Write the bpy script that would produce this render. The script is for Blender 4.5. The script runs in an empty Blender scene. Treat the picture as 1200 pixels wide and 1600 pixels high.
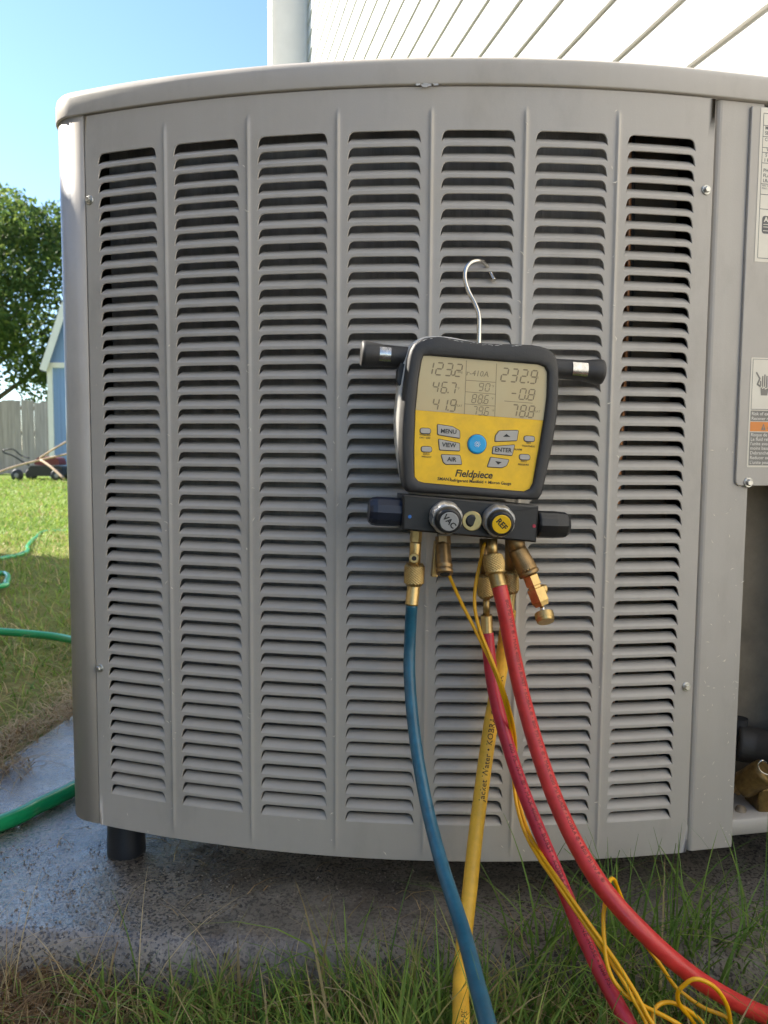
import bpy, bmesh, math, random
import numpy as np
from math import sin, cos, pi, radians, sqrt, atan2
from mathutils import Vector, Matrix
from mathutils.geometry import tessellate_polygon

random.seed(7)
rng = np.random.default_rng(11)
scn = bpy.context.scene
COL = scn.collection

# ------------------------------------------------------------------ camera, sky, sun, exposure
PITCH, ROLL, FPX = 0.0784, 0.0075, 1202.0
cam_d = bpy.data.cameras.new("camera")
cam = bpy.data.objects.new("camera", cam_d)
COL.objects.link(cam)
cam_d.sensor_fit = 'VERTICAL'
cam_d.sensor_height = 36.0
cam_d.lens = 36.0 * FPX / 1600.0
cam_d.clip_start = 0.02
cam_d.clip_end = 600.0
cam_d.dof.use_dof = True
cam_d.dof.focus_distance = 0.92
cam_d.dof.aperture_fstop = 11.0
_U = Vector((0, sin(PITCH), cos(PITCH)))
_F = Vector((0, cos(PITCH), -sin(PITCH)))
_X = Vector((1, 0, 0))
_r = _X * cos(ROLL) + _U * sin(ROLL)
_u = -_X * sin(ROLL) + _U * cos(ROLL)
cam.matrix_world = Matrix(((_r.x, _u.x, -_F.x, 0), (_r.y, _u.y, -_F.y, 0), (_r.z, _u.z, -_F.z, 0), (0, 0, 0, 1)))
scn.camera = cam

SUN_EL = radians(38)
SUN_H = Vector((-0.932, 0.362)).normalized()
SUN_DIR = Vector((SUN_H.x * cos(SUN_EL), SUN_H.y * cos(SUN_EL), sin(SUN_EL)))
world = bpy.data.worlds.new("World")
scn.world = world
world.use_nodes = True
wn = world.node_tree
sky = wn.nodes.new("ShaderNodeTexSky")
sky.sky_type = 'NISHITA'
sky.sun_disc = False
sky.sun_elevation = SUN_EL
sky.sun_rotation = atan2(SUN_H.x, SUN_H.y)
sky.air_density = 1.0
sky.dust_density = 0.15
sky.altitude = 500
sky.ozone_density = 3.2
wn.links.new(sky.outputs[0], wn.nodes["Background"].inputs[0])
wn.nodes["Background"].inputs[1].default_value = 0.08
sun_d = bpy.data.lights.new("sun", 'SUN')
sun_d.energy = 4.3
sun_d.angle = radians(0.5)
sun_d.color = (1.0, 0.93, 0.82)
sun = bpy.data.objects.new("sun", sun_d)
COL.objects.link(sun)
sun.location = (-6, 4, 8)
sun.rotation_euler = SUN_DIR.to_track_quat('Z', 'Y').to_euler()

scn.view_settings.view_transform = 'Standard'
scn.view_settings.look = 'None'
scn.view_settings.exposure = 2.0
scn.view_settings.gamma = 1.0
scn.view_settings.use_curve_mapping = False
scn.render.engine = 'CYCLES'
scn.cycles.max_bounces = 8
scn.cycles.use_denoising = True

# ------------------------------------------------------------------ measuring helpers
def ray(px, py):
    a = (px - 600) / FPX
    b = -(py - 800) / FPX
    return _F + _r * a + _u * b
def at(px, py, Y):
    d = ray(px, py)
    return d * (Y / d.y)
def atz(px, py, z):
    d = ray(px, py)
    return d * (z / d.z)
CX, CY, RR = 0.118, 2.4395, 1.4895           # axis and radius of the bowed front
def cyl(px, py, R=RR):
    d = ray(px, py)
    A = d.x ** 2 + d.y ** 2; B = -2 * (d.x * CX + d.y * CY); C = CX * CX + CY * CY - R * R
    D = max(B * B - 4 * A * C, 0)
    q = d * ((-B - sqrt(D)) / (2 * A))
    return atan2(q.x - CX, -(q.y - CY)) * RR, q.z
def S(u, z, out=0.0):
    th = u / RR
    r = RR + out
    return Vector((CX + r * sin(th), CY - r * cos(th), z))

# ------------------------------------------------------------------ materials
MATS = {}
def mat(name, col, rough=0.5, metal=0.0, var=0.12, vscale=8.0, bump=0.0, bscale=150.0, spec=0.5, col2=None, coat=0.0, rvar=0.0, stretch=None):
    m = bpy.data.materials.new(name)
    m.use_nodes = True
    nt = m.node_tree
    b = nt.nodes["Principled BSDF"]
    b.inputs["Roughness"].default_value = rough
    b.inputs["Metallic"].default_value = metal
    b.inputs["Specular IOR Level"].default_value = spec
    b.inputs["Coat Weight"].default_value = coat
    geo = nt.nodes.new("ShaderNodeNewGeometry")
    src = geo.outputs["Position"]
    if stretch:
        mp = nt.nodes.new("ShaderNodeMapping")
        mp.inputs["Scale"].default_value = stretch
        nt.links.new(src, mp.inputs["Vector"])
        src = mp.outputs["Vector"]
    if var > 0 or col2:
        nz = nt.nodes.new("ShaderNodeTexNoise")
        nz.inputs["Scale"].default_value = vscale
        nz.inputs["Detail"].default_value = 6
        nz.inputs["Roughness"].default_value = 0.65
        nt.links.new(src, nz.inputs["Vector"])
        rp = nt.nodes.new("ShaderNodeValToRGB")
        rp.color_ramp.elements[0].position = 0.3
        rp.color_ramp.elements[1].position = 0.7
        c1 = [max(0, c * (1 - var)) for c in col]
        c2 = list(col2) if col2 else [min(1, c * (1 + var)) for c in col]
        rp.color_ramp.elements[0].color = (*c1, 1)
        rp.color_ramp.elements[1].color = (*c2, 1)
        nt.links.new(nz.outputs["Fac"], rp.inputs["Fac"])
        nt.links.new(rp.outputs["Color"], b.inputs["Base Color"])
        if rvar > 0:
            mr = nt.nodes.new("ShaderNodeMapRange")
            mr.inputs["From Min"].default_value = 0.3
            mr.inputs["From Max"].default_value = 0.7
            mr.inputs["To Min"].default_value = rough - rvar
            mr.inputs["To Max"].default_value = rough + rvar
            nt.links.new(nz.outputs["Fac"], mr.inputs["Value"])
            nt.links.new(mr.outputs["Result"], b.inputs["Roughness"])
    else:
        b.inputs["Base Color"].default_value = (*col, 1)
    if bump > 0:
        n2 = nt.nodes.new("ShaderNodeTexNoise")
        n2.inputs["Scale"].default_value = bscale
        n2.inputs["Detail"].default_value = 4
        nt.links.new(src, n2.inputs["Vector"])
        bp = nt.nodes.new("ShaderNodeBump")
        bp.inputs["Strength"].default_value = bump
        bp.inputs["Distance"].default_value = 0.002
        nt.links.new(n2.outputs["Fac"], bp.inputs["Height"])
        nt.links.new(bp.outputs["Normal"], b.inputs["Normal"])
    MATS[name] = m
    return m

def tint_mat(name, ramp, rough=0.6, trans=0.35):
    """foliage whose own colour comes from the per-blade attribute 'tint'"""
    m = bpy.data.materials.new(name)
    m.use_nodes = True
    nt = m.node_tree
    b = nt.nodes["Principled BSDF"]
    at_ = nt.nodes.new("ShaderNodeAttribute"); at_.attribute_name = "tint"
    rp = nt.nodes.new("ShaderNodeValToRGB")
    e = rp.color_ramp.elements
    while len(e) < len(ramp): e.new(0.5)
    for i, (p, c) in enumerate(ramp):
        e[i].position = p; e[i].color = (*c, 1)
    nt.links.new(at_.outputs["Fac"], rp.inputs["Fac"])
    nt.links.new(rp.outputs["Color"], b.inputs["Base Color"])
    b.inputs["Roughness"].default_value = rough
    b.inputs["Specular IOR Level"].default_value = 0.3
    tr = nt.nodes.new("ShaderNodeBsdfTranslucent")
    nt.links.new(rp.outputs["Color"], tr.inputs["Color"])
    mx = nt.nodes.new("ShaderNodeMixShader"); mx.inputs[0].default_value = trans
    out = nt.nodes["Material Output"]
    nt.links.new(b.outputs[0], mx.inputs[1]); nt.links.new(tr.outputs[0], mx.inputs[2])
    nt.links.new(mx.outputs[0], out.inputs["Surface"])
    return m

def paint_mat(name, col, rough):
    """baked enamel, dusty: rain streaks, pale specks, rubbed gloss"""
    m = mat(name, col, rough, var=0.05, vscale=5, bump=0.06, bscale=500)
    nt = m.node_tree; L = nt.links.new; N = nt.nodes.new
    b = nt.nodes["Principled BSDF"]
    base = b.inputs["Base Color"].links[0].from_socket
    geo = N("ShaderNodeNewGeometry")
    def field(scale, sc, a, c, det=5):
        mp = N("ShaderNodeMapping"); mp.inputs["Scale"].default_value = scale
        L(geo.outputs["Position"], mp.inputs["Vector"])
        n = N("ShaderNodeTexNoise"); n.inputs["Scale"].default_value = sc; n.inputs["Detail"].default_value = det; n.inputs["Roughness"].default_value = 0.65
        L(mp.outputs["Vector"], n.inputs["Vector"])
        r = N("ShaderNodeMapRange"); r.inputs["From Min"].default_value = a; r.inputs["From Max"].default_value = c; L(n.outputs["Fac"], r.inputs["Value"])
        return r.outputs["Result"]
    def over(src, fac, k, colour):
        mu = N("ShaderNodeMath"); mu.operation = 'MULTIPLY'; mu.inputs[1].default_value = k; L(fac, mu.inputs[0])
        mx = N("ShaderNodeMix"); mx.data_type = 'RGBA'; mx.inputs["B"].default_value = (*colour, 1)
        L(mu.outputs[0], mx.inputs["Factor"]); L(src, mx.inputs["A"]); return mx.outputs["Result"]
    streak = field((1, 1, 0.045), 55, 0.48, 0.74)
    dust = field((1, 1, 1), 4.5, 0.45, 0.72, 8)
    speck = field((1, 1, 1), 420, 0.70, 0.76, 2)
    grime = field((1, 1, 0.5), 16, 0.52, 0.78, 8)
    c = over(base, streak, 0.16, (0.56, 0.53, 0.47))
    c = over(c, dust, 0.22, (0.50, 0.44, 0.34))
    c = over(c, grime, 0.24, (0.17, 0.145, 0.11))
    c = over(c, speck, 0.45, (0.62, 0.58, 0.50))
    L(c, b.inputs["Base Color"])
    mr = N("ShaderNodeMapRange"); mr.inputs["To Min"].default_value = rough - 0.06; mr.inputs["To Max"].default_value = rough + 0.22
    L(dust, mr.inputs["Value"]); L(mr.outputs["Result"], b.inputs["Roughness"])
    return m
M_paint = paint_mat("taupe_paint", (0.465, 0.425, 0.372), 0.40)
M_slat = paint_mat("taupe_paint_slat", (0.465, 0.425, 0.372), 0.44)
M_inside = mat("bare_inner_metal", (0.25, 0.20, 0.14), 0.55, var=0.3, vscale=14, bump=0.1)
M_coil = mat("coil_fins", (0.24, 0.235, 0.23), 0.5, var=0.45, vscale=25, bump=0.5, bscale=500, stretch=(1, 1, 0.05))
M_dark = mat("dark_void", (0.02, 0.02, 0.02), 0.8, var=0.2)
M_foot = mat("foot_plastic", (0.022, 0.024, 0.028), 0.35, var=0.2, bump=0.1)
M_zinc = mat("zinc_screw", (0.55, 0.54, 0.50), 0.38, 0.9, var=0.2, vscale=90, bump=0.1)
M_chip = mat("paint_chip", (0.55, 0.54, 0.52), 0.7, var=0.25, vscale=120)
M_label = mat("label_cream", (0.78, 0.72, 0.60), 0.45, var=0.05, vscale=25)
M_lgrey = mat("label_grey", (0.24, 0.22, 0.19), 0.5, var=0.06)
M_lorange = mat("label_orange", (0.80, 0.27, 0.05), 0.5, var=0.05)
M_lwhite = mat("label_white_ink", (0.80, 0.75, 0.66), 0.5, var=0.0)
M_ink = mat("ink_black", (0.015, 0.015, 0.015), 0.5, var=0.0)
M_inkg = mat("ink_grey", (0.13, 0.125, 0.12), 0.55, var=0.0)
M_rubber = mat("black_rubber", (0.035, 0.033, 0.032), 0.5, var=0.25, vscale=40, bump=0.12, bscale=600, rvar=0.12)
M_block = mat("anodised_block", (0.016, 0.016, 0.017), 0.36, var=0.3, vscale=50, bump=0.05, bscale=500, rvar=0.08)
M_knob = mat("navy_black_knob", (0.012, 0.016, 0.030), 0.38, var=0.2, bump=0.06)
M_shell = mat("white_shell", (0.72, 0.69, 0.62), 0.42, var=0.06, vscale=30)
M_yellow = mat("yellow_face", (0.90, 0.53, 0.008), 0.40, var=0.13, vscale=38, rvar=0.1, bump=0.03, bscale=300)
M_btn = mat("button_grey", (0.46, 0.43, 0.38), 0.45, var=0.05, vscale=60)
M_blue = mat("button_blue", (0.01, 0.36, 0.72), 0.35, var=0.04)
M_white = mat("white_print", (0.80, 0.80, 0.78), 0.5, var=0.0)
M_lcd = mat("lcd_glass", (0.60, 0.45, 0.22), 0.28, var=0.06, vscale=10, col2=(0.56, 0.47, 0.26))
M_lcdink = mat("lcd_segment", (0.24, 0.18, 0.09), 0.4, var=0.0)
M_brass = mat("brass", (0.60, 0.42, 0.17), 0.37, 0.9, var=0.22, vscale=60, bump=0.08, bscale=400, rvar=0.08)
M_brassd = mat("tarnished_brass", (0.34, 0.22, 0.10), 0.42, 0.85, var=0.35, vscale=60, bump=0.1, bscale=300, rvar=0.1)
M_oldbrass = mat("grimy_brass", (0.20, 0.125, 0.04), 0.42, 0.6, var=0.5, vscale=70, bump=0.15, bscale=300)
M_steel = mat("polished_wire", (0.66, 0.63, 0.57), 0.20, 1.0, var=0.1, vscale=80)
M_silver = mat("silver_paint", (0.52, 0.51, 0.49), 0.34, 0.55, var=0.2, vscale=60, bump=0.05)
M_chrome = mat("chrome_sleeve", (0.60, 0.58, 0.55), 0.26, 1.0, var=0.25, vscale=120, bump=0.1, bscale=200)
M_hblue = mat("hose_teal_blue", (0.016, 0.105, 0.165), 0.36, var=0.25, vscale=55, rvar=0.1, bump=0.05, bscale=300, coat=0.2)
M_hred = mat("hose_red", (0.60, 0.036, 0.032), 0.38, var=0.20, vscale=55, rvar=0.1, bump=0.06, bscale=300, coat=0.15)
M_hred2 = mat("hose_magenta_red", (0.55, 0.026, 0.045), 0.38, var=0.20, vscale=55, rvar=0.1, bump=0.06, bscale=300, coat=0.15)
M_hyel = mat("hose_yellow", (0.84, 0.47, 0.045), 0.42, var=0.20, vscale=40, rvar=0.08, bump=0.06, bscale=300)
M_cable = mat("cable_yellow", (0.86, 0.42, 0.004), 0.38, var=0.06, vscale=40)
M_garden = mat("garden_hose_green", (0.008, 0.30, 0.10), 0.28, var=0.12, vscale=12, bump=0.04, bscale=200, coat=0.3)
M_siding = mat("white_siding", (0.58, 0.575, 0.55), 0.6, var=0.04, vscale=6, bump=0.15, bscale=60, stretch=(1, 0.08, 4))
M_trim = mat("white_trim", (0.78, 0.76, 0.70), 0.6, var=0.05, vscale=5, bump=0.05)
M_found = mat("foundation_concrete", (0.33, 0.32, 0.30), 0.9, var=0.2, vscale=6, bump=0.4)
M_roof = mat("shingle_grey", (0.09, 0.085, 0.08), 0.9, var=0.35, vscale=30, bump=0.5)
M_glass = mat("window_glass", (0.05, 0.07, 0.09), 0.05, var=0.0, spec=0.8)
M_shed = mat("shed_blue", (0.20, 0.31, 0.53), 0.6, var=0.08, vscale=4, bump=0.1, stretch=(4, 4, 0.3))
M_fence = mat("weathered_cedar", (0.42, 0.335, 0.26), 0.85, var=0.28, vscale=3.5, bump=0.4, bscale=30, stretch=(5, 5, 0.35))
M_bark = mat("bark", (0.10, 0.075, 0.055), 0.9, var=0.4, vscale=6, bump=0.8, bscale=14)
M_mred = mat("mower_red", (0.14, 0.02, 0.025), 0.4, var=0.2)
M_mblk = mat("mower_black", (0.02, 0.02, 0.022), 0.5, var=0.2)
M_mgrey = mat("mower_grey", (0.25, 0.24, 0.26), 0.5, var=0.2)
M_stick = mat("bare_wood", (0.42, 0.30, 0.20), 0.8, var=0.25, vscale=5, bump=0.3, bscale=30)
M_copper = mat("copper_tube", (0.50, 0.24, 0.12), 0.35, 0.9, var=0.3, vscale=40)

# wet concrete: pitted, damp film with rough dry patches
def make_slab_mat():
    m = bpy.data.materials.new("wet_concrete"); m.use_nodes = True
    nt = m.node_tree; L = nt.links.new; N = nt.nodes.new
    b = nt.nodes["Principled BSDF"]
    geo = N("ShaderNodeNewGeometry")
    def noise(sc, det=6, ro=0.6):
        n = N("ShaderNodeTexNoise"); n.inputs["Scale"].default_value = sc; n.inputs["Detail"].default_value = det
        n.inputs["Roughness"].default_value = ro; L(geo.outputs["Position"], n.inputs["Vector"]); return n
    def ramp(a, c0, bpos, c1):
        r = N("ShaderNodeValToRGB"); r.color_ramp.elements[0].position = a; r.color_ramp.elements[1].position = bpos
        r.color_ramp.elements[0].color = (*c0, 1); r.color_ramp.elements[1].color = (*c1, 1); return r
    big = noise(3.5); mid = noise(22); fine = noise(260, 4, 0.7); pit = noise(230, 3, 0.6)
    base = ramp(0.35, (0.165, 0.142, 0.112), 0.68, (0.29, 0.25, 0.20)); L(mid.outputs["Fac"], base.inputs["Fac"])
    # brown organic stain
    st = noise(6, 8, 0.7); str_ = ramp(0.52, (0, 0, 0), 0.62, (1, 1, 1)); L(st.outputs["Fac"], str_.inputs["Fac"])
    mx = N("ShaderNodeMix"); mx.data_type = 'RGBA'; mx.inputs["B"].default_value = (0.075, 0.048, 0.03, 1)
    mf = N("ShaderNodeMath"); mf.operation = 'MULTIPLY'; mf.inputs[1].default_value = 0.55
    L(str_.outputs["Color"], mf.inputs[0]); L(mf.outputs[0], mx.inputs["Factor"]); L(base.outputs["Color"], mx.inputs["A"])
    pr = ramp(0.43, (1, 1, 1), 0.485, (0, 0, 0)); L(pit.outputs["Fac"], pr.inputs["Fac"])
    mx2 = N("ShaderNodeMix"); mx2.data_type = 'RGBA'; mx2.inputs["B"].default_value = (0.04, 0.032, 0.026, 1)
    pm = N("ShaderNodeMapRange"); pm.inputs["From Min"].default_value = 0.28; pm.inputs["From Max"].default_value = 0.52; L(big.outputs["Fac"], pm.inputs["Value"])
    pk = N("ShaderNodeMath"); pk.operation = 'MULTIPLY'; L(pm.outputs["Result"], pk.inputs[0]); L(pr.outputs["Color"], pk.inputs[1])
    L(pk.outputs[0], mx2.inputs["Factor"]); L(mx.outputs["Result"], mx2.inputs["A"])
    L(mx2.outputs["Result"], b.inputs["Base Color"])
    # wetness: mostly wet on the side of the garden hose, damp towards the wall
    sep = N("ShaderNodeSeparateXYZ"); L(geo.outputs["Position"], sep.inputs[0])
    mr = N("ShaderNodeMapRange"); mr.inputs["From Min"].default_value = -0.35; mr.inputs["From Max"].default_value = 0.05
    mr.inputs["To Min"].default_value = 0.0; mr.inputs["To Max"].default_value = 0.62
    ad = N("ShaderNodeMath"); ad.operation = 'MULTIPLY_ADD'; ad.inputs[1].default_value = 0.5; 
    L(big.outputs["Fac"], ad.inputs[0]); 
    sh = N("ShaderNodeMath"); sh.operation = 'SUBTRACT'; sh.inputs[1].default_value = 0.25; L(sep.outputs["X"], sh.inputs[0])
    L(sh.outputs[0], ad.inputs[2]); L(ad.outputs[0], mr.inputs["Value"])
    ra = N("ShaderNodeMath"); ra.operation = 'ADD'; ra.inputs[1].default_value = 0.05
    L(mr.outputs["Result"], ra.inputs[0]); L(ra.outputs[0], b.inputs["Roughness"])
    b.inputs["Specular IOR Level"].default_value = 0.6
    # film of standing water: a coat that fades out where the pad is only damp
    cw = N("ShaderNodeMapRange"); cw.inputs["From Min"].default_value = 0.10; cw.inputs["From Max"].default_value = 0.45
    cw.inputs["To Min"].default_value = 1.0; cw.inputs["To Max"].default_value = 0.0
    L(mr.outputs["Result"], cw.inputs["Value"]); L(cw.outputs["Result"], b.inputs["Coat Weight"])
    b.inputs["Coat Roughness"].default_value = 0.03; b.inputs["Coat IOR"].default_value = 1.7
    hs = N("ShaderNodeMath"); hs.operation = 'MULTIPLY_ADD'; hs.inputs[1].default_value = 0.6
    L(fine.outputs["Fac"], hs.inputs[0]); 
    mm = N("ShaderNodeMath"); mm.operation = 'MULTIPLY'; mm.inputs[1].default_value = 1.2; L(mid.outputs["Fac"], mm.inputs[0]); L(mm.outputs[0], hs.inputs[2])
    bp = N("ShaderNodeBump"); bp.inputs["Strength"].default_value = 0.85; bp.inputs["Distance"].default_value = 0.003
    L(hs.outputs[0], bp.inputs["Height"]); L(bp.outputs["Normal"], b.inputs["Normal"]); L(bp.outputs["Normal"], b.inputs["Coat Normal"])
    return m
M_slab = make_slab_mat()

def make_lawn_mat():
    m = bpy.data.materials.new("lawn_ground"); m.use_nodes = True
    nt = m.node_tree; L = nt.links.new; N = nt.nodes.new
    b = nt.nodes["Principled BSDF"]; b.inputs["Roughness"].default_value = 0.9; b.inputs["Specular IOR Level"].default_value = 0.1
    geo = N("ShaderNodeNewGeometry"); sep = N("ShaderNodeSeparateXYZ"); L(geo.outputs["Position"], sep.inputs[0])
    def noise(sc, det=6):
        n = N("ShaderNodeTexNoise"); n.inputs["Scale"].default_value = sc; n.inputs["Detail"].default_value = det
        n.inputs["Roughness"].default_value = 0.7; L(geo.outputs["Position"], n.inputs["Vector"]); return n
    n1 = noise(1.1); n2 = noise(30, 8)
    g = N("ShaderNodeValToRGB"); g.color_ramp.elements[0].position = 0.3; g.color_ramp.elements[1].position = 0.7
    g.color_ramp.elements[0].color = (0.085, 0.14, 0.02, 1); g.color_ramp.elements[1].color = (0.17, 0.23, 0.035, 1)
    L(n2.outputs["Fac"], g.inputs["Fac"])
    s = N("ShaderNodeValToRGB"); s.color_ramp.elements[0].position = 0.3; s.color_ramp.elements[1].position = 0.7
    s.color_ramp.elements[0].color = (0.10, 0.075, 0.04, 1); s.color_ramp.elements[1].color = (0.30, 0.23, 0.12, 1)
    L(n2.outputs["Fac"], s.inputs["Fac"])
    # worn, dry turf near the houses, lush farther out
    mr = N("ShaderNodeMapRange"); mr.inputs["From Min"].default_value = 4.2; mr.inputs["From Max"].default_value = 6.5
    mr.inputs["To Min"].default_value = 0.5; mr.inputs["To Max"].default_value = 0.0
    L(sep.outputs["Y"], mr.inputs["Value"])
    ad = N("ShaderNodeMath"); ad.operation = 'ADD'; L(mr.outputs["Result"], ad.inputs[0])
    sb = N("ShaderNodeMath"); sb.operation = 'SUBTRACT'; sb.inputs[1].default_value = 0.5; L(n1.outputs["Fac"], sb.inputs[0])
    mu = N("ShaderNodeMath"); mu.operation = 'MULTIPLY'; mu.inputs[1].default_value = 1.6; L(sb.outputs[0], mu.inputs[0])
    L(mu.outputs[0], ad.inputs[1]); ad.use_clamp = True
    mx = N("ShaderNodeMix"); mx.data_type = 'RGBA'
    L(ad.outputs[0], mx.inputs["Factor"]); L(g.outputs["Color"], mx.inputs["A"]); L(s.outputs["Color"], mx.inputs["B"])
    # bare soil right by the pad
    mr2 = N("ShaderNodeMapRange"); mr2.inputs["From Min"].default_value = 1.1; mr2.inputs["From Max"].default_value = 1.6
    mr2.inputs["To Min"].default_value = 1.0; mr2.inputs["To Max"].default_value = 0.0; L(sep.outputs["Y"], mr2.inputs["Value"])
    so = N("ShaderNodeValToRGB"); so.color_ramp.elements[0].color = (0.030, 0.021, 0.014, 1); so.color_ramp.elements[1].color = (0.10, 0.07, 0.045, 1)
    L(n2.outputs["Fac"], so.inputs["Fac"])
    mx2 = N("ShaderNodeMix"); mx2.data_type = 'RGBA'
    L(mr2.outputs["Result"], mx2.inputs["Factor"]); L(mx.outputs["Result"], mx2.inputs["A"]); L(so.outputs["Color"], mx2.inputs["B"])
    L(mx2.outputs["Result"], b.inputs["Base Color"])
    bp = N("ShaderNodeBump"); bp.inputs["Strength"].default_value = 0.8; bp.inputs["Distance"].default_value = 0.03
    L(n2.outputs["Fac"], bp.inputs["Height"]); L(bp.outputs["Normal"], b.inputs["Normal"])
    return m
M_lawn = make_lawn_mat()
M_grass = tint_mat("grass_blades", [(0.0, (0.065, 0.15, 0.022)), (0.35, (0.16, 0.27, 0.05)), (0.6, (0.28, 0.38, 0.065)), (0.8, (0.33, 0.26, 0.11)), (1.0, (0.50, 0.40, 0.22))])
M_straw = tint_mat("dry_grass", [(0.0, (0.12, 0.06, 0.025)), (0.5, (0.28, 0.17, 0.07)), (1.0, (0.52, 0.41, 0.22))], trans=0.2)
M_leaf = tint_mat("tree_leaves", [(0.0, (0.035, 0.070, 0.016)), (0.6, (0.10, 0.155, 0.035)), (1.0, (0.20, 0.24, 0.055))], trans=0.55)

# ------------------------------------------------------------------ mesh helpers
class MB:
    """collects faces for ONE mesh object"""
    def __init__(self):
        self.v = []; self.f = []; self.mi = []; self.sm = []
    def add(self, vs, fs, m=0, smooth=False, tf=None):
        o = len(self.v)
        self.v += [tuple(tf @ Vector(p)) if tf is not None else tuple(p) for p in vs]
        for f in fs:
            self.f.append([i + o for i in f]); self.mi.append(m); self.sm.append(smooth)
    def box(self, x0, x1, y0, y1, z0, z1, m=0, tf=None):
        vs = [(x, y, z) for z in (z0, z1) for y in (y0, y1) for x in (x0, x1)]
        fs = [(0, 2, 3, 1), (4, 5, 7, 6), (0, 1, 5, 4), (2, 6, 7, 3), (0, 4, 6, 2), (1, 3, 7, 5)]
        self.add(vs, fs, m, False, tf)
    def bbox(self, x0, x1, y0, y1, z0, z1, b, m=0, tf=None):
        """box with chamfered vertical and horizontal edges"""
        bm = bmesh.new()
        vs = [bm.verts.new((x, y, z)) for z in (z0, z1) for y in (y0, y1) for x in (x0, x1)]
        for f in [(0, 2, 3, 1), (4, 5, 7, 6), (0, 1, 5, 4), (2, 6, 7, 3), (0, 4, 6, 2), (1, 3, 7, 5)]:
            bm.faces.new([vs[i] for i in f])
        bmesh.ops.bevel(bm, geom=bm.edges[:], offset=b, segments=2, affect='EDGES', profile=0.6)
        bm.verts.index_update()
        self.add([v.co.copy() for v in bm.verts], [[v.index for v in f.verts] for f in bm.faces], m, False, tf)
        bm.free()
    def rings(self, rings, m=0, smooth=True, closed=True, cap0=False, cap1=False, tf=None):
        n = len(rings[0]); vs = [p for r in rings for p in r]; fs = []
        for i in range(len(rings) - 1):
            for j in range(n if closed else n - 1):
                k = (j + 1) % n
                fs.append((i * n + j, i * n + k, (i + 1) * n + k, (i + 1) * n + j))
        o = len(self.v)
        self.add(vs, fs, m, smooth, tf)
        for flag, base, rev in ((cap0, 0, True), (cap1, (len(rings) - 1) * n, False)):
            if flag:
                ids = [o + base + j for j in range(n)]
                self.f.append(ids[::-1] if rev else ids); self.mi.append(m); self.sm.append(False)
    def lathe(self, A, B, prof, n=24, m=0, smooth=True, knurl=0.0, kn=22, km=900.0, roll=0.0):
        """prof: (fraction along A-B, radius); knurl > 0 cuts a diamond pattern"""
        A = Vector(A); B = Vector(B); ax = (B - A); ln = ax.length; ax.normalize()
        u = ax.orthogonal().normalized(); w = ax.cross(u)
        rs = []
        for t, r in prof:
            ring = []
            for j in range(n):
                a = 2 * pi * j / n + roll
                rr = r
                if knurl:
                    rr = r * (1 + knurl * (abs(sin(a * kn / 2 + t * ln * km)) + abs(sin(a * kn / 2 - t * ln * km)) - 1.0))
                ring.append(A + ax * (t * ln) + (u * cos(a) + w * sin(a)) * rr)
            rs.append(ring)
        self.rings(rs, m, smooth, True, True, True)
    def tube(self, pts, r, n=12, m=0, cap=True, smooth=True):
        pts = [Vector(p) for p in pts]
        rs = []; N = None
        for i, p in enumerate(pts):
            t = (pts[min(i + 1, len(pts) - 1)] - pts[max(i - 1, 0)]).normalized()
            if N is None: N = t.orthogonal().normalized()
            N = (N - t * N.dot(t)).normalized()
            Bv = t.cross(N)
            rr = r(i / (len(pts) - 1)) if callable(r) else r
            rs.append([p + (N * cos(2 * pi * j / n) + Bv * sin(2 * pi * j / n)) * rr for j in range(n)])
        self.rings(rs, m, smooth, True, cap, cap)
    def build(self, name, mats, parent=None, wpar=False, weld=0.0):
        me = bpy.data.meshes.new(name)
        me.from_pydata(self.v, [], self.f)
        if not isinstance(mats, (list, tuple)): mats = [mats]
        for m in mats: me.materials.append(m)
        me.polygons.foreach_set("material_index", self.mi)
        me.polygons.foreach_set("use_smooth", self.sm)
        if weld:
            bm = bmesh.new(); bm.from_mesh(me)
            bmesh.ops.remove_doubles(bm, verts=bm.verts[:], dist=weld)
            bm.to_mesh(me); bm.free()
        me.update()
        return link(name, me, parent, wpar)

def link(name, me, parent=None, wpar=False):
    o = bpy.data.objects.new(name, me)
    COL.objects.link(o)
    if parent is not None:
        o.parent = parent
        if wpar:      # vertices are in world metres
            o.matrix_parent_inverse = WM[parent.name].inverted()
        WM[o.name] = Matrix.Identity(4)
    else:
        WM[o.name] = Matrix.Identity(4)
    return o
WM = {}
def tag(o, label=None, cat=None, group=None, kind=None):
    if label: o["label"] = label
    if cat: o["category"] = cat
    if group: o["group"] = group
    if kind: o["kind"] = kind
    return o
def thing(name, label, cat, loc=(0, 0, 0), rot=(0, 0, 0), group=None):
    o = bpy.data.objects.new(name, None)
    COL.objects.link(o)
    o.empty_display_size = 0.05
    o.location = loc; o.rotation_euler = rot
    from mathutils import Euler
    WM[o.name] = Matrix.Translation(Vector(loc)) @ Euler(rot).to_matrix().to_4x4()
    return tag(o, label, cat, group)

def catmull(P, seg=10):
    P = [Vector(p) for p in P]
    Q = [P[0] * 2 - P[1]] + P + [P[-1] * 2 - P[-2]]
    out = []
    for i in range(1, len(Q) - 2):
        a, b, c, d = Q[i - 1], Q[i], Q[i + 1], Q[i + 2]
        for k in range(seg):
            t = k / seg
            out.append(0.5 * ((2 * b) + (c - a) * t + (2 * a - 5 * b + 4 * c - d) * t * t + (3 * b - a - 3 * c + d) * t ** 3))
    out.append(P[-1])
    return out

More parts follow.
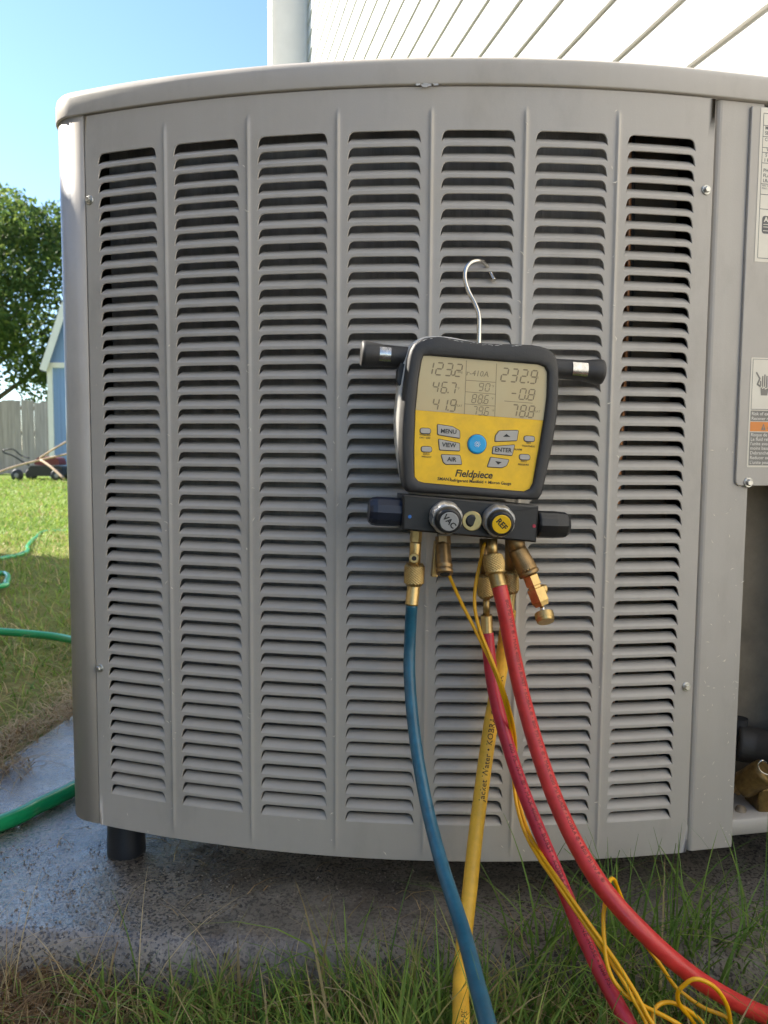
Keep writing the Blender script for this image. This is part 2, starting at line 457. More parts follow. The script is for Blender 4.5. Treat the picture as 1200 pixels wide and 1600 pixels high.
_TC = {}
def text2d(s, size=1.0, align='CENTER', shear=0.0, bold=0.0, spacing=1.0):
    """outline lettering as flat triangles (2D)"""
    key = (s, align, shear, bold, spacing)
    if key not in _TC:
        c = bpy.data.curves.new("lettering", 'FONT')
        c.body = s; c.size = 1.0; c.align_x = align; c.align_y = 'CENTER'; c.shear = shear; c.offset = bold
        c.space_character = spacing; c.resolution_u = 2; c.fill_mode = 'FRONT'
        o = bpy.data.objects.new("lettering", c)
        COL.objects.link(o)
        bpy.context.view_layer.update()
        me = bpy.data.meshes.new_from_object(o.evaluated_get(bpy.context.evaluated_depsgraph_get()))
        _TC[key] = ([(v.co.x, v.co.y) for v in me.vertices], [tuple(p.vertices) for p in me.polygons])
        bpy.data.objects.remove(o); bpy.data.curves.remove(c); bpy.data.meshes.remove(me)
    vs, fs = _TC[key]
    return [(x * size, y * size) for x, y in vs], fs

def round_poly(P, r, n=5):
    """round the corners of a 2D polygon; r may be a list"""
    out = []
    N = len(P)
    for i in range(N):
        p0 = Vector(P[i - 1]); p = Vector(P[i]); p1 = Vector(P[(i + 1) % N])
        rr = r[i] if isinstance(r, (list, tuple)) else r
        a = (p0 - p); b = (p1 - p)
        rr = min(rr, a.length * 0.49, b.length * 0.49)
        A = p + a.normalized() * rr; B = p + b.normalized() * rr
        for k in range(n + 1):
            t = k / n
            out.append(tuple((1 - t) ** 2 * A + 2 * t * (1 - t) * p + t * t * B))
    return out
def shrink(P, d):
    """offset a 2D polygon inwards by d"""
    N = len(P); out = []
    area = sum(P[i][0] * P[(i + 1) % N][1] - P[(i + 1) % N][0] * P[i][1] for i in range(N))
    sg = 1 if area > 0 else -1
    for i in range(N):
        a = Vector(P[i]) - Vector(P[i - 1]); b = Vector(P[(i + 1) % N]) - Vector(P[i])
        if a.length < 1e-9: a = b
        if b.length < 1e-9: b = a
        na = Vector((-a.y, a.x)).normalized(); nb = Vector((-b.y, b.x)).normalized()
        n = (na + nb)
        if n.length < 1e-6: n = na
        n.normalize()
        out.append((P[i][0] + sg * n.x * d, P[i][1] + sg * n.y * d))
    return out
def by_angle(P, c, n=96):
    """resample a star-shaped polygon at even angles round c"""
    out = []
    N = len(P)
    for k in range(n):
        a = 2 * pi * k / n; d = (cos(a), sin(a)); best = None
        for i in range(N):
            x1, y1 = P[i][0] - c[0], P[i][1] - c[1]; x2, y2 = P[(i + 1) % N][0] - c[0], P[(i + 1) % N][1] - c[1]
            ex, ey = x2 - x1, y2 - y1
            den = d[0] * ey - d[1] * ex
            if abs(den) < 1e-12: continue
            t = (x1 * ey - y1 * ex) / den; s = (x1 * d[1] - y1 * d[0]) / den
            if t > 0 and -1e-6 <= s <= 1 + 1e-6 and (best is None or t > best): best = t
        out.append((c[0] + d[0] * best, c[1] + d[1] * best))
    return out

# ------------------------------------------------------------------ ground
Z_SLAB = -0.59
def ground_z(x, y):
    t = min(max((y - 5.0) / 9.0, 0), 1)
    return -0.645 + 0.085 * t * t * (3 - 2 * t)
def build_ground():
    xs = np.concatenate([np.linspace(-300, -30, 8), np.linspace(-25, -4, 22), np.linspace(-3.6, 3, 67), np.linspace(3.5, 25, 22), np.linspace(30, 300, 8)])
    ys = np.concatenate([np.linspace(-300, -30, 8), np.linspace(-25, -1, 25), np.linspace(-0.6, 6, 67), np.linspace(6.5, 25, 38), np.linspace(30, 400, 10)])
    V = []; F = []
    for y in ys:
        for x in xs:
            z = ground_z(x, y)
            if -4 < x < 3 and -1 < y < 7: z += random.uniform(-0.006, 0.006)
            V.append((x, y, z))
    nx = len(xs)
    for j in range(len(ys) - 1):
        for i in range(nx - 1):
            F.append((j * nx + i, j * nx + i + 1, (j + 1) * nx + i + 1, (j + 1) * nx + i))
    mb = MB(); mb.add(V, F, 0, True)
    tag(mb.build("ground", M_lawn), kind="structure")
build_ground()

# concrete pad: worn rounded lip, lightly uneven
PAD_O = Vector((-0.80, 0.885)); PAD_X = Vector((0.9990, -0.045)).normalized(); PAD_Y = Vector((0.095, 0.9955)).normalized()
PAD_W, PAD_D = 1.75, 1.35
def build_pad():
    nx, ny = 420, 260
    from mathutils import noise as mn
    def edge(t): return 1 - (1 - min(t, 1)) ** 2.4
    V = []; F = []
    for j in range(ny + 1):
        for i in range(nx + 1):
            s = PAD_W * (i / nx); t = PAD_D * ((j / ny) ** 1.4)
            w = 0.012 * mn.noise(Vector((s * 5, t * 5, 3)))
            wob_f = 0.014 * mn.noise(Vector((s * 4, 1, 7))); wob_l = 0.02 * mn.noise(Vector((t * 4, 9, 2)))
            d = min(t, PAD_D - t, s, PAD_W - s)
            z = Z_SLAB - 0.055 * (1 - edge(d / 0.045)) + 0.0022 * mn.noise(Vector((s * 9, t * 9, 0))) + 0.0014 * mn.noise(Vector((s * 26, t * 26, 5))) + 0.0009 * mn.noise(Vector((s * 70, t * 70, 0)))
            p = PAD_O + PAD_X * s + PAD_Y * t
            V.append((p.x + wob_l * (1 - min(s / 0.15, 1)), p.y + wob_f * (1 - min(t / 0.15, 1)), z))
    for j in range(ny):
        for i in range(nx):
            a = j * (nx + 1) + i
            F.append((a, a + 1, a + nx + 2, a + nx + 1))
    mb = MB(); mb.add(V, F, 0, True)
    # skirt into the soil
    rim = [j * 0 + i for i in range(nx + 1)] + [j * (nx + 1) + nx for j in range(1, ny + 1)] + [ny * (nx + 1) + i for i in range(nx - 1, -1, -1)] + [j * (nx + 1) for j in range(ny - 1, 0, -1)]
    top = [V[k] for k in rim]; low = [(x, y, z - 0.08) for x, y, z in top]
    mb.rings([top, low], 0, True)
    return tag(mb.build("concrete_pad", M_slab), "wet pitted grey concrete pad under the air conditioner", "concrete pad")
build_pad()

# ------------------------------------------------------------------ the house with lap siding
WD = Vector((-0.2478, 1.0, 0)).normalized()        # along the wall, away from the camera
WN = Vector((-WD.y, WD.x, 0))                      # out of the wall, towards the yard
WC = Vector((-0.8194, 8.2, 0))                     # far end of the wall
def wall_tf(z=0): return Matrix(((WD.x, WN.x, 0, WC.x), (WD.y, WN.y, 0, WC.y), (0, 0, 1, z), (0, 0, 0, 1)))
def build_house():
    root = thing("house", "white house with horizontal lap siding rising behind the air conditioner", "house", (WC.x, WC.y, -0.62))
    T = wall_tf()
    core = MB(); core.box(-13.0, -0.004, -7.0, -0.019, -0.62, 5.9, 0, T)
    wall = core.build("wall", M_trim, root, True)
    fd = MB(); fd.box(-12.95, -0.05, -6.9, -0.010, -0.75, -0.50, 0, T)
    fd.build("foundation", M_found, root, True)
    rf = MB()
    T2 = T
    rf.add([(-13.4, 0.45, 5.85), (0.6, 0.45, 5.85), (0.6, -3.5, 7.9), (-13.4, -3.5, 7.9), (0.6, -7.45, 5.85), (-13.4, -7.45, 5.85),
            (-13.4, 0.45, 5.70), (0.6, 0.45, 5.70), (0.6, -7.45, 5.70), (-13.4, -7.45, 5.70)],
           [(0, 1, 2, 3), (3, 2, 4, 5), (0, 6, 7, 1), (4, 8, 9, 5), (6, 9, 8, 7), (0, 3, 5, 9, 6), (1, 7, 8, 4, 2)], 0, False, T2)
    rf.build("roof", M_roof, root, True)
    EXP = 0.178
    shared = {}
    row = 0
    z = 0.940 - 8 * EXP
    while z < 5.7:
        cuts = [-12.99, -12.99 + (2.9 if row % 3 == 0 else 4.4 if row % 3 == 1 else 1.7)]
        while cuts[-1] + 3.66 < -0.4: cuts.append(cuts[-1] + 3.66)
        cuts.append(-0.012)
        for a, b in zip(cuts, cuts[1:]):
            ln = round(b - a - 0.003, 3)
            if ln not in shared:
                mb = MB()
                # section: bottom lip, face, tucked top
                sec = [(-0.012, 0.0), (-0.0015, 0.0), (0.0, 0.0015), (-0.0130, EXP + 0.02), (-0.0160, EXP + 0.02)]
                mb.rings([[(0, y, zz) for y, zz in sec], [(ln, y, zz) for y, zz in sec]], 0, False, True, True, True)
                me = bpy.data.meshes.new("siding_board"); me.from_pydata(mb.v, [], mb.f); me.materials.append(M_siding)
                shared[ln] = me
            o = bpy.data.objects.new("siding_board", shared[ln]); COL.objects.link(o)
            o.parent = wall
            o.matrix_basis = T @ Matrix.Translation((a, 0.0, z))
        z += EXP; row += 1
    # boxed corner at the far end of the wall, facing the camera
    ch = MB()
    ch.box(-0.001, 0.55, -0.015, 0.345, -0.62, 5.69, 0, T)
    chase = ch.build("corner_chase", M_trim, root, True)
    for a, b in ((0.338, 0.362), ):
        c2 = MB(); c2.bbox(-0.014, 0.10, a, b, -0.62, 5.68, 0.003, 0, T); c2.build("corner_trim", M_trim, chase)
    c3 = MB(); c3.bbox(-0.020, 0.0, 0.001, 0.030, -0.5, 5.68, 0.003, 0, T); c3.build("corner_trim", M_trim, chase)
build_house()

# ------------------------------------------------------------------ unseen house added left of the frame, sized to cast the near yard's shade
def build_shade_caster():
    root = thing("shade_caster_house", "unseen tan house added left of the yard to cast shade over it", "house", (-5.6, 5.97, -0.64))
    T = Matrix(((WD.x, WN.x, 0, -5.6), (WD.y, WN.y, 0, 5.97), (0, 0, 1, -0.64), (0, 0, 0, 1)))
    w = MB(); w.box(-4.2, 0, 0, 7.5, 0, 4.40, 0, T); w.box(-15, -4.203, 0.0, 7.5, 0, 5.0, 0, T)  # taller wing added to keep sun off the ground behind the camera
    m = mat("shade_caster_siding", (0.42, 0.37, 0.30), 0.7, var=0.06, bump=0.2)
    wall = w.build("wall", m, root, True)
    r = MB()
    def gable(a, b, e, h):
        r.add([(a, -0.35, e), (b, -0.35, e), (b, 3.75, h), (a, 3.75, h), (b, 7.85, e), (a, 7.85, e), (a, -0.35, e - 0.12), (b, -0.35, e - 0.12), (b, 7.85, e - 0.12), (a, 7.85, e - 0.12)],
              [(0, 1, 2, 3), (3, 2, 4, 5), (0, 6, 7, 1), (4, 8, 9, 5), (6, 9, 8, 7), (0, 3, 5, 9, 6), (1, 7, 8, 4, 2)], 0, False, T)
    gable(-4.19, 0.3, 4.34, 6.0)
    gable(-15.3, -4.20, 4.92, 6.6)
    r.build("roof", M_roof, root, True)
    for a in (-2.6, -6.0, -9.6):
        f = MB(); f.bbox(a - 0.6, a + 0.6, -0.05, 0.02, 1.0, 2.5, 0.01, 0, T); win = f.build("window", M_trim, root, True)
        p = MB(); p.box(a - 0.5, a - 0.03, -0.056, -0.04, 1.1, 2.4, 0, T); p.box(a + 0.03, a + 0.5, -0.056, -0.04, 1.1, 2.4, 0, T); p.build("pane", M_glass, win)
build_shade_caster()

# ------------------------------------------------------------------ fence, shed, tree at the back of the yard
def build_fence():
    root = thing("wood_fence", "weathered grey-brown wooden privacy fence at the back of the yard", "fence", (-8, 17, -0.56))
    me = None
    x = -17.0
    vs = []
    meshes = []
    for k in range(3):
        mb = MB(); h = 1.60 + 0.012 * k
        mb.bbox(-0.068, 0.068, -0.009, 0.009, 0, h, 0.003)
        m_ = bpy.data.meshes.new("picket"); m_.from_pydata(mb.v, [], mb.f); m_.materials.append(M_fence); meshes.append(m_)
    i = 0
    while x < 5.0:
        o = bpy.data.objects.new("picket", meshes[i % 3]); COL.objects.link(o); o.parent = root
        o.matrix_parent_inverse = WM[root.name].inverted()
        o.location = (x, 17 + random.uniform(-0.006, 0.006), -0.58 + random.uniform(-0.012, 0.012) + (0.03 if x < -7.9 else 0.0)); o.rotation_euler = (0, random.uniform(-0.006, 0.006), random.uniform(-0.05, 0.05))
        x += 0.142; i += 1
    for z in (-0.3, 0.3, 0.85):
        mb = MB(); mb.box(-17.1, 5.0, 17.02, 17.06, z, z + 0.09); mb.build("rail", M_fence, root, True)
    for k in range(10):
        xx = -17 + k * 2.44
        mb = MB(); mb.box(xx - 0.045, xx + 0.045, 17.062, 17.152, -0.7, 1.0); mb.build("post", M_fence, root, True)
build_fence()

def build_shed():
    Y0, D = 15.0, 3.2
    x0, x1 = -6.50, -3.90; xc = (x0 + x1) / 2
    root = thing("garden_shed", "blue barn-roofed garden shed with white trim half hidden by the air conditioner", "shed", (xc, Y0, -0.57))
    prof = [(x0, -0.57), (x1, -0.57), (x1, 1.60), (x1 - 0.42, 2.74), (xc, 3.35), (x0 + 0.42, 2.74), (x0, 1.60)]
    w = MB(); w.rings([[(x, Y0, z) for x, z in prof], [(x, Y0 + D, z) for x, z in prof]], 0, False, True, True, True)
    wall = w.build("wall", M_shed, root, True)
    x = x0 + 0.2
    while x < x1 - 0.1:
        g = MB(); g.box(x - 0.02, x + 0.02, Y0 - 0.012, Y0 + 0.002, -0.55, 1.58); g.build("batten", M_shed, wall); x += 0.21
    rp = [(x0 - 0.10, 1.52), (x0 + 0.36, 2.79), (xc, 3.46), (x1 - 0.36, 2.79), (x1 + 0.10, 1.52)]
    for i in range(4):
        a, b = rp[i], rp[i + 1]
        r = MB(); r.add([(a[0], Y0 - 0.12, a[1]), (b[0], Y0 - 0.12, b[1]), (b[0], Y0 + D + 0.1, b[1]), (a[0], Y0 + D + 0.1, a[1]),
                         (a[0], Y0 - 0.12, a[1] - 0.03), (b[0], Y0 - 0.12, b[1] - 0.03), (b[0], Y0 + D + 0.1, b[1] - 0.03), (a[0], Y0 + D + 0.1, a[1] - 0.03)],
                        [(0, 1, 2, 3), (7, 6, 5, 4), (0, 4, 5, 1), (1, 5, 6, 2), (2, 6, 7, 3), (3, 7, 4, 0)])
        r.build("roof", M_roof, root, True)
        f = MB(); dx, dz = b[0] - a[0], b[1] - a[1]; l = sqrt(dx * dx + dz * dz); nx, nz = dz / l * 0.13, -dx / l * 0.13
        q = [(a[0], a[1]), (b[0], b[1]), (b[0] + nx, b[1] + nz), (a[0] + nx, a[1] + nz)]
        f.rings([[(x_, Y0 - 0.15, z_) for x_, z_ in q], [(x_, Y0 - 0.122, z_) for x_, z_ in q]], 0, False, True, True, True)
        f.build("rake_board", M_trim, root, True)
    for a, b in ((x0 - 0.01, x0 + 0.09), (x1 - 0.09, x1 + 0.01), (xc - 0.85, xc - 0.76), (xc + 0.76, xc + 0.85)):
        t = MB(); t.box(a, b, Y0 - 0.03, Y0 + 0.004, -0.56, 1.56); t.build("trim_board", M_trim, root, True)
    t = MB(); t.box(x0 + 0.0, x1, Y0 - 0.034, Y0 + 0.004, 1.562, 1.66); t.build("trim_board", M_trim, root, True)
    d = MB(); d.box(xc - 0.755, xc + 0.755, Y0 - 0.022, Y0 + 0.004, -0.5, 1.50); d.build("door", M_shed, root, True)
build_shed()

def fast_quads(name, V, nq, tint, material, smooth=True):
    """V: (nq*4, 3) array, four corners per quad; tint per vertex"""
    me = bpy.data.meshes.new(name)
    me.vertices.add(nq * 4); me.loops.add(nq * 4); me.polygons.add(nq)
    me.vertices.foreach_set("co", V.astype(np.float32).ravel())
    me.loops.foreach_set("vertex_index", np.arange(nq * 4, dtype=np.int32))
    me.polygons.foreach_set("loop_start", np.arange(0, nq * 4, 4, dtype=np.int32))
    me.polygons.foreach_set("loop_total", np.full(nq, 4, dtype=np.int32))
    at_ = me.attributes.new("tint", 'FLOAT', 'POINT')
    at_.data.foreach_set("value", tint.astype(np.float32))
    me.materials.append(material)
    me.update()
    return me

def leaf_cloud(centres, radii, n_per, size, name, material, flat=0.8):
    P = []
    for c, r in zip(centres, radii):
        n = int(n_per * r * r)
        d = rng.normal(size=(n, 3)); d /= np.linalg.norm(d, axis=1)[:, None]
        rad = r * rng.uniform(0.35, 1.0, n) ** 0.5
        p = np.array(c) + d * rad[:, None] * np.array([1, 1, flat])
        P.append(p)
    P = np.concatenate(P); n = len(P)
    a = rng.normal(size=(n, 3)); a /= np.linalg.norm(a, axis=1)[:, None]
    b = np.cross(a, rng.normal(size=(n, 3))); b /= np.linalg.norm(b, axis=1)[:, None]
    s = size * rng.uniform(0.6, 1.4, n)[:, None]
    V = np.stack([P - a * s, P + b * s * 0.5, P + a * s, P - b * s * 0.5], axis=1).reshape(-1, 3)
    tint = np.repeat(np.clip(rng.normal(0.5, 0.25, n), 0, 1), 4)
    return fast_quads(name, V, n, tint, material)

def build_tree():
    base = Vector((-12.9, 25.0, -0.6))
    root = thing("shade_tree", "large leafy green tree standing behind the fence and the blue shed", "tree", base)
    t = MB()
    t.tube([base + Vector(p) for p in ((0, 0, -0.1), (0.05, 0, 1), (0.1, 0.1, 2.2), (0.0, 0.1, 3.6), (0.1, 0, 5.2))], lambda k: 0.28 * (1 - 0.7 * k), 10)
    trunk = t.build("trunk", M_bark, root, True)
    cs = []; rs = []
    for k in range(12):
        a = k * 2.4; h = 2.4 + 0.36 * k
        tip = base + Vector((0.9 + cos(a) * (2.5 - 0.12 * k), sin(a) * (2.2 - 0.1 * k), h + 1.3))
        st = base + Vector((0.08, 0.06, h - 0.4))
        b = MB(); b.tube(catmull([st, (st + tip) / 2 + Vector((0, 0, 0.25)), tip], 6), lambda q: 0.09 * (1 - 0.8 * q), 7)
        b.build("limb", M_bark, trunk)
    for k in range(190):
        d = np.array([random.gauss(0, 1) for _ in range(3)]); d /= np.linalg.norm(d)
        rr = random.uniform(0.5, 1.0)
        sx, sz = 3.3, 3.3
        c = np.array([base.x + 1.3, base.y, 4.9]) + d * np.array([sx, sx, sz]) * rr
        if c[2] < 1.75: c[2] = 1.75 + random.uniform(0, 0.5)
        cs.append(c); rs.append(random.uniform(0.45, 0.95))
    me = leaf_cloud(cs, rs, 330, 0.085, "crown", M_leaf)
    o = link("crown", me, root, True)
build_tree()

def build_mower():
    Y = 14.0
    root = thing("lawn_mower", "dark old push mower parked against the fence at the back of the yard", "mower", at(60, 750, Y))
    def P(px, py, dy=0.0): return at(px, py, Y + dy)
    g = P(60, 751).z
    d = MB()
    a, b = P(48, 733), P(108, 718)
    prof = round_poly([(a.x, g + 0.09), (b.x, g + 0.09), (b.x - 0.03, g + 0.26), (a.x + 0.10, g + 0.28)], 0.05)
    d.rings([[(x, Y - 0.25, z) for x, z in prof], [(x, Y + 0.25, z) for x, z in prof]], 0, False, True, True, True)
    d.build("deck", M_mblk, root, True)
    e = MB()
    prof = round_poly([(a.x + 0.12, g + 0.285), (b.x - 0.1, g + 0.285), (b.x - 0.14, g + 0.42), (a.x + 0.2, g + 0.44)], 0.06)
    e.rings([[(x, Y - 0.16, z) for x, z in prof], [(x, Y + 0.16, z) for x, z in prof]], 0, False, True, True, True)
    e.build("engine_cover", M_mred, root, True)
    for wx in (P(39, 742).x, b.x - 0.1):
        for wy in (Y - 0.30, Y + 0.26):
            w = MB(); w.lathe((wx, wy - 0.03, g + 0.105), (wx, wy + 0.03, g + 0.105), [(0, 0.05), (0.05, 0.10), (0.3, 0.11), (0.7, 0.11), (0.95, 0.10), (1, 0.05)], 20)
            wh = w.build("wheel", M_mblk, root, True)
            h = MB(); h.lathe((wx, wy - 0.036, g + 0.105), (wx, wy - 0.028, g + 0.105), [(0, 0.025), (0.3, 0.04), (1, 0.042)], 14); h.build("hub", M_mgrey, wh)
    h = MB()
    for dy in (-0.22, 0.22):
        pts = [P(46, 727, dy), P(36, 722, dy), P(20, 712, dy), P(8, 708, dy), P(4, 704, dy)]
        h.tube(catmull(pts, 5), 0.014, 8)
    h.tube([P(4, 704, -0.22), P(4, 704, 0.22)], 0.014, 8)
    pts = [P(4, 704, 0.22), P(20, 702, 0.25), P(32, 711, 0.25), P(46, 716, 0.2)]
    h.tube(catmull(pts, 5), 0.012, 8)
    h.build("handle", M_mblk, root, True)
build_mower()
def stake(label, pts, r):
    mb = MB(); mb.tube(catmull(pts, 6), r, 8)
    tag(mb.build("wooden_stake", M_stick), label, "stake", "bare sticks leaning by the mower")
stake("long thin bare stick slanting low across the mower from the left", [at(-40, 752, 13.2), at(20, 730, 13.3), at(66, 718, 13.4), at(112, 708, 13.5)], 0.016)
stake("short bare stick rising from the mower towards the blue shed", [at(62, 716, 13.55), at(80, 704, 13.5), at(108, 688, 13.45)], 0.016)
stake("stout pale stick propped from the mower deck down to the lawn", [at(64, 719, 13.3), at(80, 730, 13.1), at(100, 748, 12.9)], 0.022)

# ------------------------------------------------------------------ the air conditioner
U0, U1 = -0.5236, 0.2856
ZP0, ZP1 = -0.5240, 0.4328
ZL0, ROWS, PIT, OPH = -0.4763, 47, 0.01837, 0.0147
COLS = [-0.1214 + 0.1128 * k for k in range(-3, 4)]
HW = 0.0444
AC = thing("air_conditioner", "tall taupe outdoor air conditioner with louvered bowed front standing on the wet pad", "air conditioner", (0.08, 1.45, -0.59))
TH_R, TH_L = U1 / RR, U0 / RR
PR = Vector((CX + RR * sin(TH_R), CY - RR * cos(TH_R), 0)); TR = Vector((cos(TH_R), sin(TH_R), 0)); NR = Vector((sin(TH_R), -cos(TH_R), 0))
def R3(s, out, z): return PR + TR * s + NR * out + Vector((0, 0, z))     # frame of the right-hand facet

# plan outline (point, outward normal), from left rear round the front to right rear
BACK = Vector((0.075, 0.9972, 0)).normalized()
def arc_turn(p, h, r, ang, n):
    """turn by ang (+ left, - right) from p with heading h; returns points, normals on the outer side, end, heading"""
    sg = 1 if ang > 0 else -1
    c = p + Vector((-h.y, h.x, 0)) * r * sg
    pts = []
    for k in range(1, n + 1):
        a = ang * k / n
        d = p - c
        q = Vector((d.x * cos(a) - d.y * sin(a), d.x * sin(a) + d.y * cos(a), 0))
        pts.append((c + q, q.normalized()))
    hh = Vector((h.x * cos(ang) - h.y * sin(ang), h.x * sin(ang) + h.y * cos(ang), 0))
    return pts, hh
PL = S(U0, 0); PL.z = 0
hL = Vector((-cos(TH_L), -sin(TH_L), 0)); nL = Vector((sin(TH_L), -cos(TH_L), 0))
pA = PL + hL * 0.020
angL = atan2(BACK.y, BACK.x) - atan2(hL.y, hL.x)
cornerL, hb = arc_turn(pA, hL, 0.052, angL, 14)
pB = cornerL[-1][0]
leftback = pB + BACK * 0.78
pC = R3(0.215, 0, 0)
angR = atan2(BACK.y, BACK.x) - atan2(TR.y, TR.x)
cornerR, hb2 = arc_turn(pC, TR, 0.045, angR, 10)
pD = cornerR[-1][0]
rightback = pD + BACK * 0.72
nleft = Vector((-BACK.y, BACK.x, 0)); nright = Vector((BACK.y, -BACK.x, 0))
PLAN = [(leftback, (nleft + BACK).normalized())]
for k in (0.75, 0.5, 0.25): PLAN.append((pB + BACK * 0.78 * k, nleft))
PLAN += [(p, n) for p, n in reversed(cornerL)]
PLAN.append((pA, nL))
for k in range(41):
    u = U0 + (U1 - U0) * k / 40
    th = u / RR
    PLAN.append((S(u, 0) * 1.0, Vector((sin(th), -cos(th), 0))))
PLAN.append((pC, NR)); PLAN += cornerR
for k in (0.33, 0.66): PLAN.append((pD + BACK * 0.72 * k, nright))
PLAN.append((rightback, (nright + BACK).normalized()))
def plan_ring(off, z): return [Vector((p.x + n.x * off, p.y + n.y * off, z)) for p, n in PLAN]

# top cap
mb = MB()
mb.rings([plan_ring(o, z) for o, z in ((-0.02, 0.4347), (0.0020, 0.4347), (0.0031, 0.4352), (0.0034, 0.4365), (0.0030, 0.4575), (0.0016, 0.4630), (-0.0018, 0.4672), (-0.0070, 0.4698), (-0.020, 0.4712), (-0.10, 0.4728))], 0, True, True, False, True)
cap = mb.build("top_cap", M_paint, AC, True)
mb = MB()   # scuffed spots of bare primer on the lip of the cap and panel top
for (px, py, w, h) in ((665, 133, 11, 3.5), (681, 132, 5, 2), (653, 132, 4, 2)):
    u, z = cyl(px, py, RR + 0.0035)
    pts = []
    for k in range(14):
        a = 2 * pi * k / 14; rr = random.uniform(0.55, 1.1)
        pts.append(S(u + cos(a) * w * 0.00079 * rr, z + sin(a) * h * 0.00079 * rr, 0.0038))
    mb.add(pts, [list(range(14))[::-1]], 0)
mb.build("paint_chip", M_chip, cap)

# left corner post (wraps round the corner), rear panels
def wall_strip(name, pts, z0, z1, m, th=0.010, parent=AC):
    mb = MB()
    def loop(z, o0):
        return [Vector((p.x + n.x * o0, p.y + n.y * o0, z)) for p, n in pts] + [Vector((p.x - n.x * th, p.y - n.y * th, z)) for p, n in reversed(pts)]
    mb.rings([loop(z0, 0), loop(z1, 0)], 0, False, True, True, True)
    o = mb.build(name, m, parent, True)
    # smooth the curved skin only
    n = len(pts)
    for poly in o.data.polygons:
        if len(poly.vertices) == 4 and min(poly.vertices) % (2 * n) < n and max(v % (2 * n) for v in poly.vertices) < n: poly.use_smooth = True
    return o
postpts = [(PL + hL * 0.0022, nL), (pA, nL)] + cornerL + [(pB + BACK * 0.035, nleft)]
post = wall_strip("corner_post", postpts, -0.5236, 0.4346, M_paint)
wall_strip("side_panel", [(pB + BACK * 0.038, nleft), (leftback, nleft)], -0.5236, 0.4335, M_paint)
wall_strip("side_panel", [(pD + BACK * 0.02, nright), (rightback, nright)], -0.5236, 0.4335, M_paint)
nb = BACK
wall_strip("rear_panel", [(leftback + BACK * 0.0, nb), (rightback + BACK * 0.0, nb)], -0.5236, 0.4335, M_paint)

